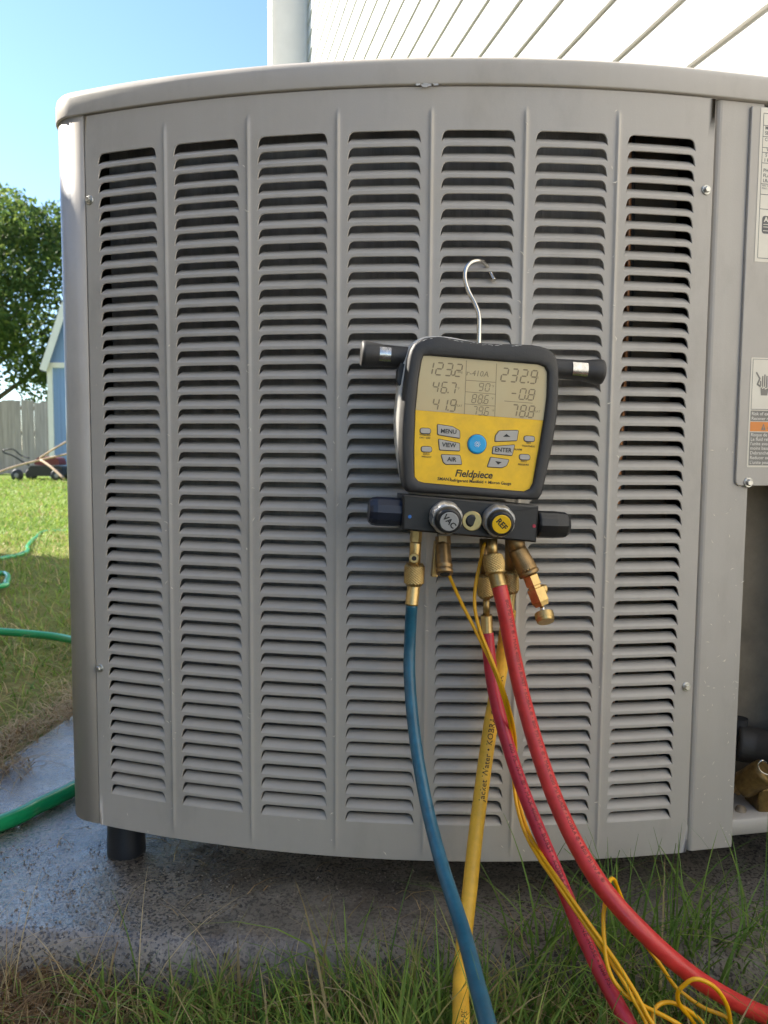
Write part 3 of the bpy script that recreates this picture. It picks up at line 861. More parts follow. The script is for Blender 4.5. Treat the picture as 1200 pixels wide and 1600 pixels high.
# louvered front panel --------------------------------------------------
NB = 9
def opening(hw):
    """contour of one slot in (u, z), counter-clockwise: bottom row, right side, top row, left side"""
    right = [(hw - 0.0010, 0.0068), (hw - 0.0020, 0.0100), (hw - 0.0034, 0.0124), (hw - 0.0056, 0.0140)]
    bot = [(x, 0.0) for x in np.linspace(-hw, hw, NB)]
    top = [(x, OPH) for x in np.linspace(hw - 0.0085, -hw + 0.0085, NB)]
    return bot + right + top + [(-x, z) for x, z in reversed(right)]
HR = 0.0068                                  # half width of a crease strip
CW = 0.1128 / 2 - HR
def panel_mesh():
    mb = MB()
    con = opening(HW)
    zb, zt = -0.00184, PIT - 0.00184
    xs = list(np.linspace(-CW, CW, 9))
    con0 = [(x, 0.0) if i < NB else (x, z) for i, (x, z) in enumerate(shrink(con, -0.0004))]
    con2 = shrink(con, 0.0003); con3 = shrink(con, 0.0004)
    nC = len(con)
    def partner(i):
        x, z = con0[i]
        return (x, zb) if i < NB else (CW, z) if i < NB + 4 else (x, zt) if i < 2 * NB + 4 else (-CW, z)
    rect = [partner(i) for i in range(nC)] + [(CW, zb), (CW, zt), (-CW, zt), (-CW, zb)]
    nR = len(rect)
    cells = []
    corner = {NB - 1: nC, NB + 3: nC + 1, 2 * NB + 3: nC + 2, nC - 1: nC + 3}
    for i in range(nC):
        k = (i + 1) % nC
        if i in corner: cells.append((i, corner[i], k, nR + k, nR + i))
        else: cells.append((i, k, nR + k, nR + i))
    for uc in COLS:
        for j in range(ROWS):
            z0 = ZL0 + j * PIT
            vs = [S(uc + x, z0 + z) for x, z in rect + con0 + con] + [S(uc + x, z0 + z, -0.0004) for x, z in con2] + [S(uc + x, z0 + z, -0.0018) for x, z in con3]
            fs = list(cells)
            for i in range(nC):
                if i < NB - 1: continue      # the blade grows out of the bottom edge
                k = (i + 1) % nC
                for q in range(3):
                    o = nR + q * nC
                    fs.append((o + i, o + k, o + nC + k, o + nC + i))
            mb.add(vs, fs, 0, True)
        # plain sheet above and below the slots
        for za, zbb in ((ZP0, ZL0 - 0.00184), (ZL0 + ROWS * PIT - 0.00184, ZP1)):
            for a, b in zip(xs, xs[1:]):
                mb.add([S(uc + a, za), S(uc + b, za), S(uc + b, zbb), S(uc + a, zbb)], [(0, 1, 2, 3)], 0, True)
    # pressed creases between the columns
    zs = [ZP0, -0.515, -0.507, -0.497, ZL0 - 0.00184] + [ZL0 - 0.00184 + PIT * (j + h) for j in range(ROWS) for h in (0.5, 1.0)] + [0.398, 0.404, 0.408, 0.412, ZP1]
    prof = [(-HR, 0.0), (-0.0040, 0.0), (-0.0022, 0.0005), (-0.0007, 0.0021), (0.0007, 0.0021), (0.0022, 0.0005), (0.0040, 0.0), (HR, 0.0)]
    for k in range(6):
        uc = (COLS[k] + COLS[k + 1]) / 2
        def fade(z): return max(0.0, min(1, (0.409 - z) / 0.008, (z + 0.512) / 0.010))
        V = [S(uc + a, z, o * fade(z)) for z in zs for a, o in prof]
        n = len(prof); F = []
        for i in range(len(zs) - 1):
            for j in range(n - 1):
                F.append((i * n + j, i * n + j + 1, (i + 1) * n + j + 1, (i + 1) * n + j))
        mb.add(V, F, 0, True)
    # left and right margins
    for a, b in ((U0, COLS[0] - CW), (COLS[-1] + CW, U1)):
        nz = [ZP0, ZL0 - 0.00184] + [ZL0 - 0.00184 + PIT * (j + h) for j in range(ROWS) for h in (0.5, 1.0)] + [ZP1]
        V = [S(u, z) for z in nz for u in (a, (a + b) / 2, b)]; F = []
        for i in range(len(nz) - 1):
            for j in range(2): F.append((i * 3 + j, i * 3 + j + 1, (i + 1) * 3 + j + 1, (i + 1) * 3 + j))
        mb.add(V, F, 0, True)
    # rolled hem all round
    path = [(U0, z) for z in np.linspace(ZP1, ZP0, 30)] + [(u, ZP0) for u in np.linspace(U0, U1, 60)[1:]] + [(U1, z) for z in np.linspace(ZP0, ZP1, 30)[1:]] + [(u, ZP1) for u in np.linspace(U1, U0, 60)[1:-1]]
    def hem(d, out):
        r = []
        for u, z in path:
            du = -d if u == U0 else d if u == U1 else 0
            dz = -d if z == ZP0 else d if z == ZP1 else 0
            r.append(S(u + du, z + dz, out))
        return r
    mb.rings([hem(0, 0), hem(0.0006, -0.0005), hem(0.0008, -0.0014), hem(0.0008, -0.012)], 0, True)
    o = mb.build("louvered_panel", M_paint, AC, True, weld=2e-5)
    return o
PANEL = panel_mesh()
def slat_mesh(uc=None, z0=None, mb=None, lean=1.0, dip=0.0):
    """one pressed blade: rises out of the bottom edge of its slot and leans inwards"""
    sec = [(0.0, -0.0002), (0.0006, 0.0014), (0.0022, 0.0034), (0.0053, 0.0060), (0.0090, 0.0087)]
    sec = [(d * lean, z + dip * i / 4) for i, (d, z) in enumerate(sec)]
    own = mb is None
    if own: mb = MB()
    rows = []
    for i, (d, z) in enumerate(sec):
        hw = HW - 0.0002 - 0.0036 * (i / 4) ** 1.3
        row = []
        for t in (-1, 0, 1):
            if own:
                th = t * hw / RR; r = RR - d
                row.append(Vector((r * sin(th), -r * cos(th), z)))
            else: row.append(S(uc + t * hw, z0 + z, -d))
        rows.append(row)
    n = 3
    V = [p for r in rows for p in r]; F = []
    for i in range(4):
        for j in range(2): F.append((i * n + j, i * n + j + 1, (i + 1) * n + j + 1, (i + 1) * n + j))
    # underside, 0.9 mm of sheet
    o = len(V)
    for r in rows[1:]:
        for p in r:
            V.append(p + Vector((0, 0.0008, -0.0006)))
    for i in range(3):
        for j in range(2): F.append((o + i * n + j + 1, o + i * n + j, o + (i + 1) * n + j, o + (i + 1) * n + j + 1))
    for j in range(2): F.append((12 + j, 13 + j, o + 9 + j + 1, o + 9 + j))
    mb.add(V, F, 0, True)
    return mb
SLATS = []
for lean, dip in ((1.0, 0.0), (1.06, -0.0003), (0.93, 0.0003), (1.10, -0.0006), (0.97, 0.0001)):
    _sm = slat_mesh(lean=lean, dip=dip)
    me = bpy.data.meshes.new("slat"); me.from_pydata(_sm.v, [], _sm.f); me.materials.append(M_slat)
    me.polygons.foreach_set("use_smooth", [True] * len(me.polygons))
    SLATS.append(me)
rest = MB()
for k, uc in enumerate(COLS):
    for j in range(ROWS):
        z0 = ZL0 + j * PIT
        if k == 0 and j < 29:
            slat_mesh(uc, z0, rest)
        else:
            o = bpy.data.objects.new("slat", random.choice(SLATS)); COL.objects.link(o); o.parent = PANEL
            o.location = (CX, CY, z0); o.rotation_euler = (0, 0, uc / RR)
tag(rest.build("slat", M_slat, PANEL), kind="stuff")

# screws
def screw(p, n, parent, r=0.0042, wpar=False):
    mb = MB(); n = Vector(n).normalized()
    p = Vector(p)
    mb.lathe(p - n * 0.001, p + n * 0.0014, [(0, r * 1.45), (0.7, r * 1.45), (1.0, r * 1.25)], 20)
    mb.lathe(p + n * 0.0012, p + n * 0.0052, [(0, r * 0.95), (0.8, r * 0.95), (1.0, r * 0.78)], 6, smooth=False, roll=random.random())
    return mb.build("screw", M_zinc, parent, wpar)
for px, py in ((140, 313), (156, 1044), (1103, 297), (1072, 1073)):
    u, z = cyl(px, py); th = u / RR
    screw(S(u, z), (sin(th), -cos(th), 0), PANEL)

# condenser coil behind the slots, end plate and return bends
mb = MB()
us = np.linspace(-0.515, 0.178, 36)
V = [S(u, z, -0.036) for z in (-0.51, 0.43) for u in us]; n = len(us)
mb.add(V, [(i, i + 1, n + i + 1, n + i) for i in range(n - 1)], 0, True)
coil = mb.build("condenser_coil", M_coil, AC, True)
mb = MB(); mb.add([S(0.178, -0.51, -0.036), S(0.178, -0.51, -0.10), S(0.178, 0.43, -0.10), S(0.178, 0.43, -0.036), S(0.182, -0.51, -0.033), S(0.182, 0.43, -0.033)], [(0, 1, 2, 3), (4, 0, 3, 5)], 0)
mb.build("end_plate", M_mblk, coil)
for k in range(20):
    z = -0.42 + 0.042 * k + random.uniform(-0.004, 0.004)
    mb = MB()
    pts = [S(0.180 + 0.010 * sin(a), z + 0.010 * cos(a), -0.050) for a in np.linspace(0, pi, 8)]
    mb.tube(pts, 0.0042, 8)
    mb.build("return_bend", M_copper, coil)
mb = MB()
mb.add([S(0.17, -0.51, -0.11), S(0.30, -0.51, -0.10), S(0.30, 0.43, -0.10), S(0.17, 0.43, -0.11)], [(0, 1, 2, 3)], 0)
mb.build("inner_bulkhead", M_inside, AC, True)
for k, (u, o_, r) in enumerate(((0.196, -0.045, 0.004), (0.206, -0.060, 0.006))):
    mb = MB(); mb.tube([S(u + 0.003 * sin(z * 9), z, o_) for z in np.linspace(-0.50, 0.42, 24)], r, 8)
    mb.build("riser_tube", M_copper if k == 0 else M_mblk, AC, True)

# right-hand post, access panel, service bay
def extrude_so(prof, z0, z1, name, m, smooth=False):
    mb = MB(); mb.rings([[R3(s, o, z0) for s, o in prof], [R3(s, o, z1) for s, o in prof]], 0, smooth, True, True, True)
    return mb.build(name, m, AC, True)
rp = [(0.0040, -0.030), (0.0040, -0.0100), (0.0046, -0.0070), (0.0062, -0.0045), (0.0086, -0.0030), (0.0115, -0.0024), (0.066, -0.0024), (0.0690, -0.0028), (0.0700, -0.0045), (0.0700, -0.110), (0.0675, -0.110), (0.0675, -0.030)]
extrude_so(rp, -0.5245, 0.4335, "corner_post", M_paint)
ap = round_poly([(0.0490, -0.0405), (0.205, -0.0405), (0.205, 0.4292), (0.0490, 0.4292)], [0.008, 0.002, 0.002, 0.003], 5)
mb = MB()
mb.rings([[R3(s, o, z) for s, z in shrink(ap, d)] for o, d in ((-0.0023, 0.0), (0.0002, 0.0), (0.0009, 0.0003), (0.0012, 0.0011))], 0, True, True, False, True)
ACC = mb.build("access_panel", M_paint, AC, True)
ps = at(1168, 754, 0.99); s_ = (ps - PR).dot(TR)
screw(R3(s_, 0.0012, ps.z), NR, ACC, 0.0046)
mb = MB()
mb.add([R3(0.07, -0.11, -0.50), R3(0.26, -0.11, -0.50), R3(0.26, -0.11, -0.035), R3(0.07, -0.11, -0.035)], [(0, 1, 2, 3)])
mb.add([R3(0.26, -0.11, -0.50), R3(0.26, -0.045, -0.50), R3(0.26, -0.045, 0.43), R3(0.26, -0.11, 0.43)], [(0, 1, 2, 3)])
mb.add([R3(0.07, -0.11, -0.038), R3(0.26, -0.11, -0.038), R3(0.26, -0.004, -0.038), R3(0.07, -0.004, -0.038)], [(0, 1, 2, 3)])
mb.build("service_bay", M_inside, AC, True)
wall_strip("corner_post", [(R3(0.207, 0, 0), NR)] + [(p, n) for p, n in cornerR] + [(pD + BACK * 0.018, nright)], -0.5236, 0.4335, M_paint)
mb = MB()
mb.rings([plan_ring(o, z) for o, z in ((-0.030, -0.512), (-0.0075, -0.512), (-0.0060, -0.510), (-0.0060, -0.4915), (-0.0078, -0.4897), (-0.03, -0.4897))], 0, True, True, True, True)
mb.build("base_pan", M_paint, AC, True)
for (x, y) in ((-0.376, 1.092), (0.50, 1.24), (-0.26, 1.74), (0.56, 1.70)):
    mb = MB(); mb.lathe((x, y, -0.5925), (x, y, -0.513), [(0, 0.027), (0.06, 0.0275), (0.9, 0.0255), (1, 0.025)], 28)
    mb.build("foot", M_foot, AC, True)
# valves in the bay
def bay(px, py, Y): return at(px, py, Y)
mb = MB(); mb.tube(catmull([bay(1152, 1160, 1.085), bay(1185, 1166, 1.075), bay(1230, 1176, 1.05), bay(1300, 1190, 1.03)], 6), 0.026, 18)
ins = mb.build("pipe_insulation", mat("foam_insulation", (0.040, 0.036, 0.031), 0.6, var=0.3, vscale=30, bump=0.3), AC, True)
mb = MB(); mb.lathe(bay(1153, 1166, 1.091), bay(1155, 1122, 1.091), [(0, 0.001), (0.02, 0.012), (1, 0.012)], 16); mb.build("grommet", M_dark, AC, True)
mb = MB(); mb.lathe(bay(1158, 1229, 1.045), bay(1199, 1204, 1.02), [(0, 0.010), (0.02, 0.0165), (0.1, 0.018), (0.85, 0.018), (0.95, 0.0168), (1, 0.012)], 60, knurl=0.03, kn=40, km=1500)
valve = mb.build("service_valve", M_oldbrass, AC, True)
mb = MB(); mb.lathe(bay(1146, 1236, 1.045), bay(1159, 1228, 1.042), [(0, 0.006), (0.1, 0.008), (1, 0.008)], 6, smooth=False); mb.build("valve_stem", M_brassd, valve)
c = bay(1193, 1240, 1.035)
mb = MB(); mb.bbox(c.x - 0.013, c.x + 0.05, c.y - 0.014, c.y + 0.03, c.z - 0.022, c.z + 0.014, 0.004); mb.build("valve_body", M_oldbrass, valve)
mb = MB(); mb.tube(catmull([bay(1198, 1192, 1.0), bay(1191, 1188, 0.998), bay(1185, 1194, 0.998), bay(1187, 1203, 0.997), bay(1195, 1209, 0.996), bay(1206, 1210, 0.998), bay(1220, 1200, 1.01)], 6), 0.0011, 6)
mb.build("wire", M_steel, AC, True)
mb = MB(); mb.lathe(bay(1156, 1276, 1.02), bay(1158, 1262, 1.03), [(0, 0.006), (0.3, 0.008), (1, 0.007)], 8); mb.build("debris_nut", M_inside, AC, True)

# printed stickers on the access panel
def add_text(mb, s, x, z, size, m, plane, align='LEFT', shear=0.0, bold=0.0, rot=0.0, spacing=1.0):
    vs, fs = text2d(s, size, align, shear, bold, spacing)
    ca, sa = cos(rot), sin(rot)
    mb.add([plane(x + a * ca - b * sa, z + a * sa + b * ca) for a, b in vs], fs, m)
def sticker1():
    mb = MB()
    def pl(o): return lambda s, z: R3(s, o, z)
    sx = lambda px: 0.0615 + (px - 1180) * 0.00083
    zy = lambda py: 0.4276 - (py - 168) * (0.1855 / 240)
    P = pl(0.0016)
    mb.add([P(0.0615, zy(409)), P(0.165, zy(409)), P(0.165, zy(168)), P(0.0615, zy(168))], [(0, 1, 2, 3)], 0)
    Q = pl(0.0018)
    def line(x0, x1, y0, y1, m=1): mb.add([Q(x0, zy(y1)), Q(x1, zy(y1)), Q(x1, zy(y0)), Q(x0, zy(y0))], [(0, 1, 2, 3)], m)
    L0 = sx(1184.5)
    line(L0, L0 + 0.0006, 176, 403)
    for y in (176, 194.6, 212, 229, 236.6, 253, 285.6, 302, 325, 402.6): line(L0 + 0.0006, 0.16, y, y + 0.9)
    for y, t in ((199, "MODEL"), (207, "SERIAL"), (217, "COMP"), (224, "   FAN"), (232.5, "  VOLT"), (241, " S"), (249, "1 PH"), (265, "PH"), (273, "FLA"), (281, "LRA")):
        add_text(mb, t, L0 + 0.003, zy(y), 0.0058, 1, Q, bold=0.01)
    for y, t in ((289, "MIN. CKT"), (293, "MAX. FUSE")): add_text(mb, t, L0 + 0.002, zy(y), 0.0032, 1, Q)
    bd = round_poly([(sx(1190), zy(364)), (sx(1232), zy(364)), (sx(1232), zy(336)), (sx(1190), zy(336))], 0.004)
    mb.add([Q(*p) for p in bd], [list(range(len(bd)))], 1)
    W = pl(0.0020)
    add_text(mb, "AL", sx(1193), zy(342), 0.0085, 0, W, bold=0.03)
    for y in (349, 353, 359): mb.add([W(sx(1192), zy(y + 1)), W(sx(1228), zy(y + 1)), W(sx(1228), zy(y)), W(sx(1192), zy(y))], [(0, 1, 2, 3)], 0)
    mb.build("rating_sticker", [M_label, M_inkg], ACC)
def sticker2():
    mb = MB()
    def pl(o): return lambda s, z: R3(s, o, z)
    sx = lambda px: 0.0640 + (px - 1171) * 0.00083
    zy = lambda py: 0.1214 - (py - 560) * (0.1363 / 168)
    P, Q, W = pl(0.0016), pl(0.0018), pl(0.0020)
    bd = round_poly([(0.0632, zy(730)), (0.165, zy(730)), (0.165, zy(558.5)), (0.0632, zy(558.5))], 0.002)
    mb.add([P(*p) for p in bd], [list(range(len(bd)))], 0)
    def rect(x0, x1, y0, y1, m, Z=Q): mb.add([Z(x0, zy(y1)), Z(x1, zy(y1)), Z(x1, zy(y0)), Z(x0, zy(y0))], [(0, 1, 2, 3)], m)
    x0 = sx(1173)
    rect(x0, x0 + 0.0006, 561.5, 638.5, 1); rect(x0, 0.163, 560.8, 561.5, 1); rect(x0, 0.163, 638.5, 639.5, 1)
    rect(x0, 0.163, 641, 657.5, 1); rect(x0, 0.163, 674.8, 727, 1); rect(x0, 0.163, 658.5, 673.5, 2)
    for y, t in ((646, "Risk of explosion"), (653.5, "Recover refrigerant"), (679, "Risque de Choc"), (686, "Le fluid refrigerant"), (693, "l'unite avec des"), (700, "moins basque tout"),
                 (707.5, "Debrancher tout"), (715, "Reducer avant"), (722.5, "L'unite peut avoir")):
        add_text(mb, t, x0 + 0.0012, zy(y), 0.0060, 3, W, bold=0.012)
    # hand with a shock line
    def poly(pp, m=1, Z=Q):
        mb.add([Z(sx(x), zy(y)) for x, y in pp], [list(range(len(pp)))], m)
    for k, (xx, yt) in enumerate(((1187.5, 594), (1191, 586.5), (1194.6, 584), (1198.2, 586), (1201.5, 590))):
        poly([(xx - 1.1, 604), (xx + 1.1, 604), (xx + 1.1, yt + 1), (xx, yt), (xx - 1.1, yt + 1)])
    poly([(1188, 604.1), (1189, 617), (1200, 617), (1203, 604.1)])
    for a, b in (((1180, 582), (1186, 591)), ((1186, 591), (1182.4, 600)), ((1182.4, 600), (1187, 603))):
        a = Vector((sx(a[0]), zy(a[1]))); b = Vector((sx(b[0]), zy(b[1]))); d = (b - a).normalized(); nn = Vector((-d.y, d.x)) * 0.0011
        q = [a + nn - d * 0.0006, a - nn - d * 0.0006, b - nn + d * 0.0006, b + nn + d * 0.0006]
        mb.add([Q(*p) for p in q], [(0, 1, 2, 3)], 1)
    zz = [(1186, 605), (1190, 602.5), (1191, 605.5), (1195, 603), (1196, 606), (1201, 604), (1201, 605.6), (1195.5, 608), (1194.6, 605), (1190.6, 607.4), (1189.8, 604.8)]
    poly(zz, 0, W)
    t0 = [(1192, 671.5), (1200, 671.5), (1196, 661)]
    poly(t0, 1, W); add_text(mb, "!", sx(1196), zy(668), 0.006, 2, pl(0.0022), align='CENTER', bold=0.03)
    add_text(mb, "AVERTISSEMENT", sx(1203), zy(666), 0.0085, 1, W, bold=0.02)
    mb.build("warning_sticker", [M_label, M_lgrey, M_lorange, M_lwhite], ACC)
sticker1(); sticker2()

# ------------------------------------------------------------------ digital manifold gauge
G_LOC = at(745, 650, 0.875); G_ROT = (0, radians(4.6), radians(8))
G = thing("manifold_gauge", "yellow faced digital refrigerant gauge with black bumper hanging by a wire hook on the louvers", "gauge", G_LOC, G_ROT)
GM = WM[G.name]; GI = GM.inverted()
def FP(px, py, y0=0.0):
    """local point of the gauge, on the plane y = y0 behind its face"""
    o = GI @ Vector((0, 0, 0)); d = (GI.to_3x3() @ ray(px, py))
    return o + d * ((y0 - o.y) / d.y)
def F2(px, py, y0=0.0):
    p = FP(px, py, y0); return (p.x, p.z)
def W(px, py, y0): return GM @ FP(px, py, y0)
K = 0.000728
def build_gauge():
    C = F2(742, 655)
    outer = [(640, 552), (646, 536), (664, 526.5), (690, 525), (725, 531), (760, 536), (800, 537), (838, 538.5), (862, 545), (873, 560), (875, 590), (873.5, 640), (866, 690), (856, 740), (846, 782), (800, 780), (740, 775), (690, 772.5), (634, 769), (629, 745), (626, 700), (627, 660), (632, 605)]
    O = by_angle(round_poly([F2(*p) for p in outer], 0.006, 4), C)
    inner = [(661, 555), (700, 558), (760, 563), (848, 570), (856, 577), (855, 620), (850, 658), (843, 700), (833, 757), (826, 768), (790, 765), (720, 759), (658, 753.5), (648.5, 748), (648, 700), (650, 640), (655, 590)]
    I = by_angle(round_poly([F2(*p) for p in inner], 0.003, 4), C)
    def ring(P, y): return [Vector((x, y, z)) for x, z in P]
    mb = MB()
    mb.rings([ring(shrink(O, 0.002), 0.024), ring(O, 0.021), ring(O, 0.0045), ring(shrink(O, 0.0012), 0.0014), ring(shrink(O, 0.0036), 0.0),
              ring(shrink(I, -0.0030), 0.0), ring(shrink(I, -0.0008), 0.0012), ring(I, 0.0050), ring(I, 0.0075)], 0, True)
    bump = mb.build("bumper", M_rubber, G)
    mb = MB()          # rubbed spots along the upper edge
    Oe = shrink(O, 0.0016)
    for k in range(26):
        i = random.randrange(14, 36); a = Vector(Oe[i]); b = Vector(Oe[i + 1]); d = (b - a).normalized(); nn = Vector((-d.y, d.x))
        p = a + (b - a) * random.random() + nn * random.uniform(-0.0004, 0.0012); l = random.uniform(0.0006, 0.0035); w = random.uniform(0.0002, 0.0006)
        q = [p - d * l, p - nn * w, p + d * l, p + nn * w * 0.6]
        mb.add([Vector((v.x, 0.0006 if (v - Vector((C[0], C[1]))).length < 0 else 0.0004, v.y)) for v in q], [(0, 1, 2, 3)], 0)
    tag(mb.build("scuff", M_chip, bump), kind="stuff")
    sh = [(634, 548), (645, 533), (664, 525), (700, 526), (760, 538), (838, 541), (864, 552), (868, 600), (864, 680), (850, 740), (840, 778), (740, 772), (636, 772), (626, 745), (619, 700), (617, 655), (621, 610), (628, 570)]
    Sx = by_angle(round_poly([F2(x, y, 0.024) for x, y in sh], 0.008, 4), C)
    mb = MB(); mb.rings([ring(shrink(Sx, 0.004), 0.0165), ring(shrink(Sx, 0.0012), 0.0185), ring(Sx, 0.024), ring(Sx, 0.036), ring(shrink(Sx, 0.002), 0.043), ring(shrink(Sx, 0.008), 0.0475)], 0, True, True, False, True)
    shell = mb.build("shell", M_shell, G)
    pd = [F2(x, y, 0.024) for x, y in ((627, 568), (633, 571), (632, 598), (625, 603), (621.5, 596), (622.5, 580))]
    mb = MB(); mb.rings([ring(shrink(pd, -0.0004), 0.016), ring(shrink(pd, -0.0004), 0.030)], 0, True, True, True, True)
    # side grip pad, seated on the curved flank of the shell
    for i in range(len(mb.v)):
        x, y, z = mb.v[i]; mb.v[i] = (x - 0.0012, y + 0.002, z)
    mb.build("grip_pad", M_rubber, shell)
    # screen and keypad plates
    split = [F2(649.5, 640.5, 0.004), F2(851.5, 657, 0.004)]
    def side(p):
        a, b = split
        return (b[0] - a[0]) * (p[1] - a[1]) - (b[1] - a[1]) * (p[0] - a[0])
    I4 = shrink(by_angle(round_poly([F2(x, y, 0.004) for x, y in inner], 0.003, 4), C), -0.0004)
    def clip(P, sg):
        out = []
        for i in range(len(P)):
            a, b = P[i], P[(i + 1) % len(P)]; da, db = side(a) * sg, side(b) * sg
            if da >= 0: out.append(a)
            if da * db < 0:
                t = da / (da - db); out.append((a[0] + (b[0] - a[0]) * t, a[1] + (b[1] - a[1]) * t))
        return out
    up, lo = clip(I4, 1), clip(I4, -1)
    mb = MB(); mb.rings([ring(up, 0.0068), ring(up, 0.0036)], 0, False, True, False, True)
    scr = mb.build("screen", M_lcd, G)
    mb = MB(); mb.rings([ring(lo, 0.0068), ring(lo, 0.0040)], 0, False, True, False, True)
    key = mb.build("keypad", M_yellow, G)
    fix_front(scr); fix_front(key)
    # LCD characters: seven segment digits
    SEG = {'0': 'abcdef', '1': 'bc', '2': 'abged', '3': 'abgcd', '4': 'fgbc', '5': 'afgcd', '6': 'afgedc', '7': 'abc', '8': 'abcdefg', '9': 'abcdfg', '-': 'g', 'A': 'abcefg', 'r': 'eg'}
    ex = (Vector((F2(760, 0 + 566.3)) ) - Vector(F2(660, 558))).normalized()      # screen axes run with the plate
    def glyph(s, px, py, hpx, wpx, gap, tw, name="digit"):
        """text whose lower left is at px,py"""
        base = Vector(F2(px, py, 0.0034)); h = hpx * K; w = wpx * K; t = tw * K
        x = 0.0
        for ch in s:
            mb = MB()
            if ch == '.':
                quads = [((-0.35 * gap * K - t * 0.6, 0), (-0.35 * gap * K + t * 0.6, 0), (-0.35 * gap * K + t * 0.6, t * 1.2), (-0.35 * gap * K - t * 0.6, t * 1.2))]
                adv = 0
            else:
                quads = []; g = t * 0.22
                H = {'a': h, 'g': h / 2, 'd': 0.0}
                for sg in SEG[ch]:
                    if sg in H:
                        z = H[sg]; quads.append(((t * .5 + g, z), (t + g, z - t / 2), (w - t - g, z - t / 2), (w - t * .5 - g, z), (w - t - g, z + t / 2), (t + g, z + t / 2)))
                    else:
                        xx = t * .5 if sg in 'ef' else w - t * .5
                        z0, z1 = (0, h / 2) if sg in 'ec' else (h / 2, h)
                        quads.append(((xx, z0 + g), (xx + t / 2, z0 + t / 2 + g), (xx + t / 2, z1 - t / 2 - g), (xx, z1 - g), (xx - t / 2, z1 - t / 2 - g), (xx - t / 2, z0 + t / 2 + g)))
                adv = w + gap * K
            for q in quads:
                pts = [(x + a + 0.14 * b, b) for a, b in q]
                mb.add([Vector((base.x + ex.x * a - ex.y * b, 0.0034, base.y + ex.y * a + ex.x * b)) for a, b in pts], [list(range(len(pts)))], 0)
            mb.build(name, M_lcdink, scr)
            x += adv
    glyph("123.2", 664, 584, 18.5, 11.5, 3.6, 2.1)
    glyph("46.7", 674, 612.5, 16.5, 10.2, 3.4, 1.9)
    glyph("41.9", 674, 640, 17.5, 10.2, 3.4, 1.9)
    glyph("90", 747, 610, 11.5, 7.6, 2.6, 1.3)
    glyph("88.6", 736, 629, 13, 7.4, 2.4, 1.4)
    glyph("79.6", 737, 647.5, 12.6, 7.2, 2.4, 1.3)
    glyph("232.9", 781, 595, 20, 11.5, 4.2, 2.2)
    glyph("-0.8", 796, 622.5, 16.5, 11.0, 3.2, 1.9)
    glyph("78.8", 797, 650, 18, 10.4, 3.4, 2.0)
    def lt(mb, s, px, py, size, m, y0, align='CENTER', shear=0.0, bold=0.0, rot=0.0, spacing=1.0):
        b = F2(px, py, y0); a0 = atan2(ex.y, ex.x) + rot
        add_text(mb, s, b[0], b[1], size * K, m, lambda x, z: Vector((x, y0, z)), align, shear, bold, a0, spacing)
    mb = MB()
    lt(mb, "r-410A", 746, 584, 12.5, 0, 0.0034, shear=0.12)
    for t, x, y in (("psig", 719, 581), ("°F", 716, 607), ("°FSAT", 716, 634), ("psig", 838, 589), ("°F", 835, 617), ("°FSAT", 838, 643), ("°F", 770, 604), ("°F", 769, 623), ("°F", 770, 642)):
        lt(mb, t, x, y, 5.0, 0, 0.0034)
    for (a, b) in (((729, 563), (725.5, 647)), ((776, 568), (773, 651)), ((728, 594), (775, 597.5)), ((727, 612), (774, 616)), ((726, 631), (773, 634.5)), ((788, 626.5), (832, 630))):
        p = Vector(F2(*a, 0.0034)); q = Vector(F2(*b, 0.0034)); d = (q - p).normalized(); nn = Vector((-d.y, d.x)) * 0.00028
        mb.add([Vector((v.x, 0.0034, v.y)) for v in (p - nn, q - nn, q + nn, p + nn)], [(0, 1, 2, 3)], 0)
    mb.build("lettering", M_lcdink, scr)
    # keys
    def key_btn(poly, text=None, tpos=None, size=9.2, m=M_btn, r=1.6, tri=None, tm=None):
        """one raised key with a dark printed border"""
        P = round_poly([F2(x, y, 0.0036) for x, y in poly], r * K, 4)
        ar = sum(P[i][0] * P[(i + 1) % len(P)][1] - P[(i + 1) % len(P)][0] * P[i][1] for i in range(len(P)))
        if ar > 0: P = P[::-1]
        mb = MB()
        Pb = shrink(P, -1.0 * K)
        mb.rings([ring(Pb, 0.0045), ring(Pb, 0.0038)], 1, False, True, False, True)
        mb.rings([ring(P, 0.0045), ring(P, 0.0034), ring(shrink(P, 0.6 * K), 0.0030)], 0, True, True, False, True)
        if text: lt(mb, text, *tpos, size, 1, 0.0028, bold=0.022)
        if tri: mb.add([FP(x, y, 0.0028) for x, y in tri], [list(range(len(tri)))], 1)
        o = mb.build("button", [m, M_ink], key)
        fix_front(o)
        return o
    def z3(x, y): return (560 + x / 3.0, 380 + y / 3.0)
    def zz(L): return [z3(*p) for p in L]
    key_btn(zz([(371, 850), (440, 860), (474, 880), (475, 914), (372, 897)]), "MENU", z3(423, 883))
    key_btn(zz([(376, 919), (474, 939), (474, 973), (381, 969)]), "VIEW", z3(425, 947))
    key_btn(zz([(389, 992), (476, 995), (484, 1036), (410, 1036), (398, 1026)]), "AIR", z3(438, 1014))
    key_btn(zz([(660, 880), (749, 878), (742, 925), (640, 929), (643, 902)]), tri=zz([(678, 907), (694, 894), (713, 908)]))
    key_btn(zz([(632, 954), (732, 946), (719, 995), (628, 986)]), "ENTER", z3(679, 970))
    key_btn(zz([(620, 1004), (705, 1016), (694, 1042), (672, 1052), (605, 1048)]), tri=zz([(641, 1021), (672, 1026), (655, 1038)]))
    for x, y in ((314, 880), (319, 966), (801, 917), (779, 1003)):
        key_btn(zz([(x - 24, y - 13), (x + 24, y - 11), (x + 24, y + 13), (x - 24, y + 11)]), r=4.0)
    c = z3(556, 942)
    n = 40
    cc = Vector(F2(*c, 0.0036))
    mb = MB()
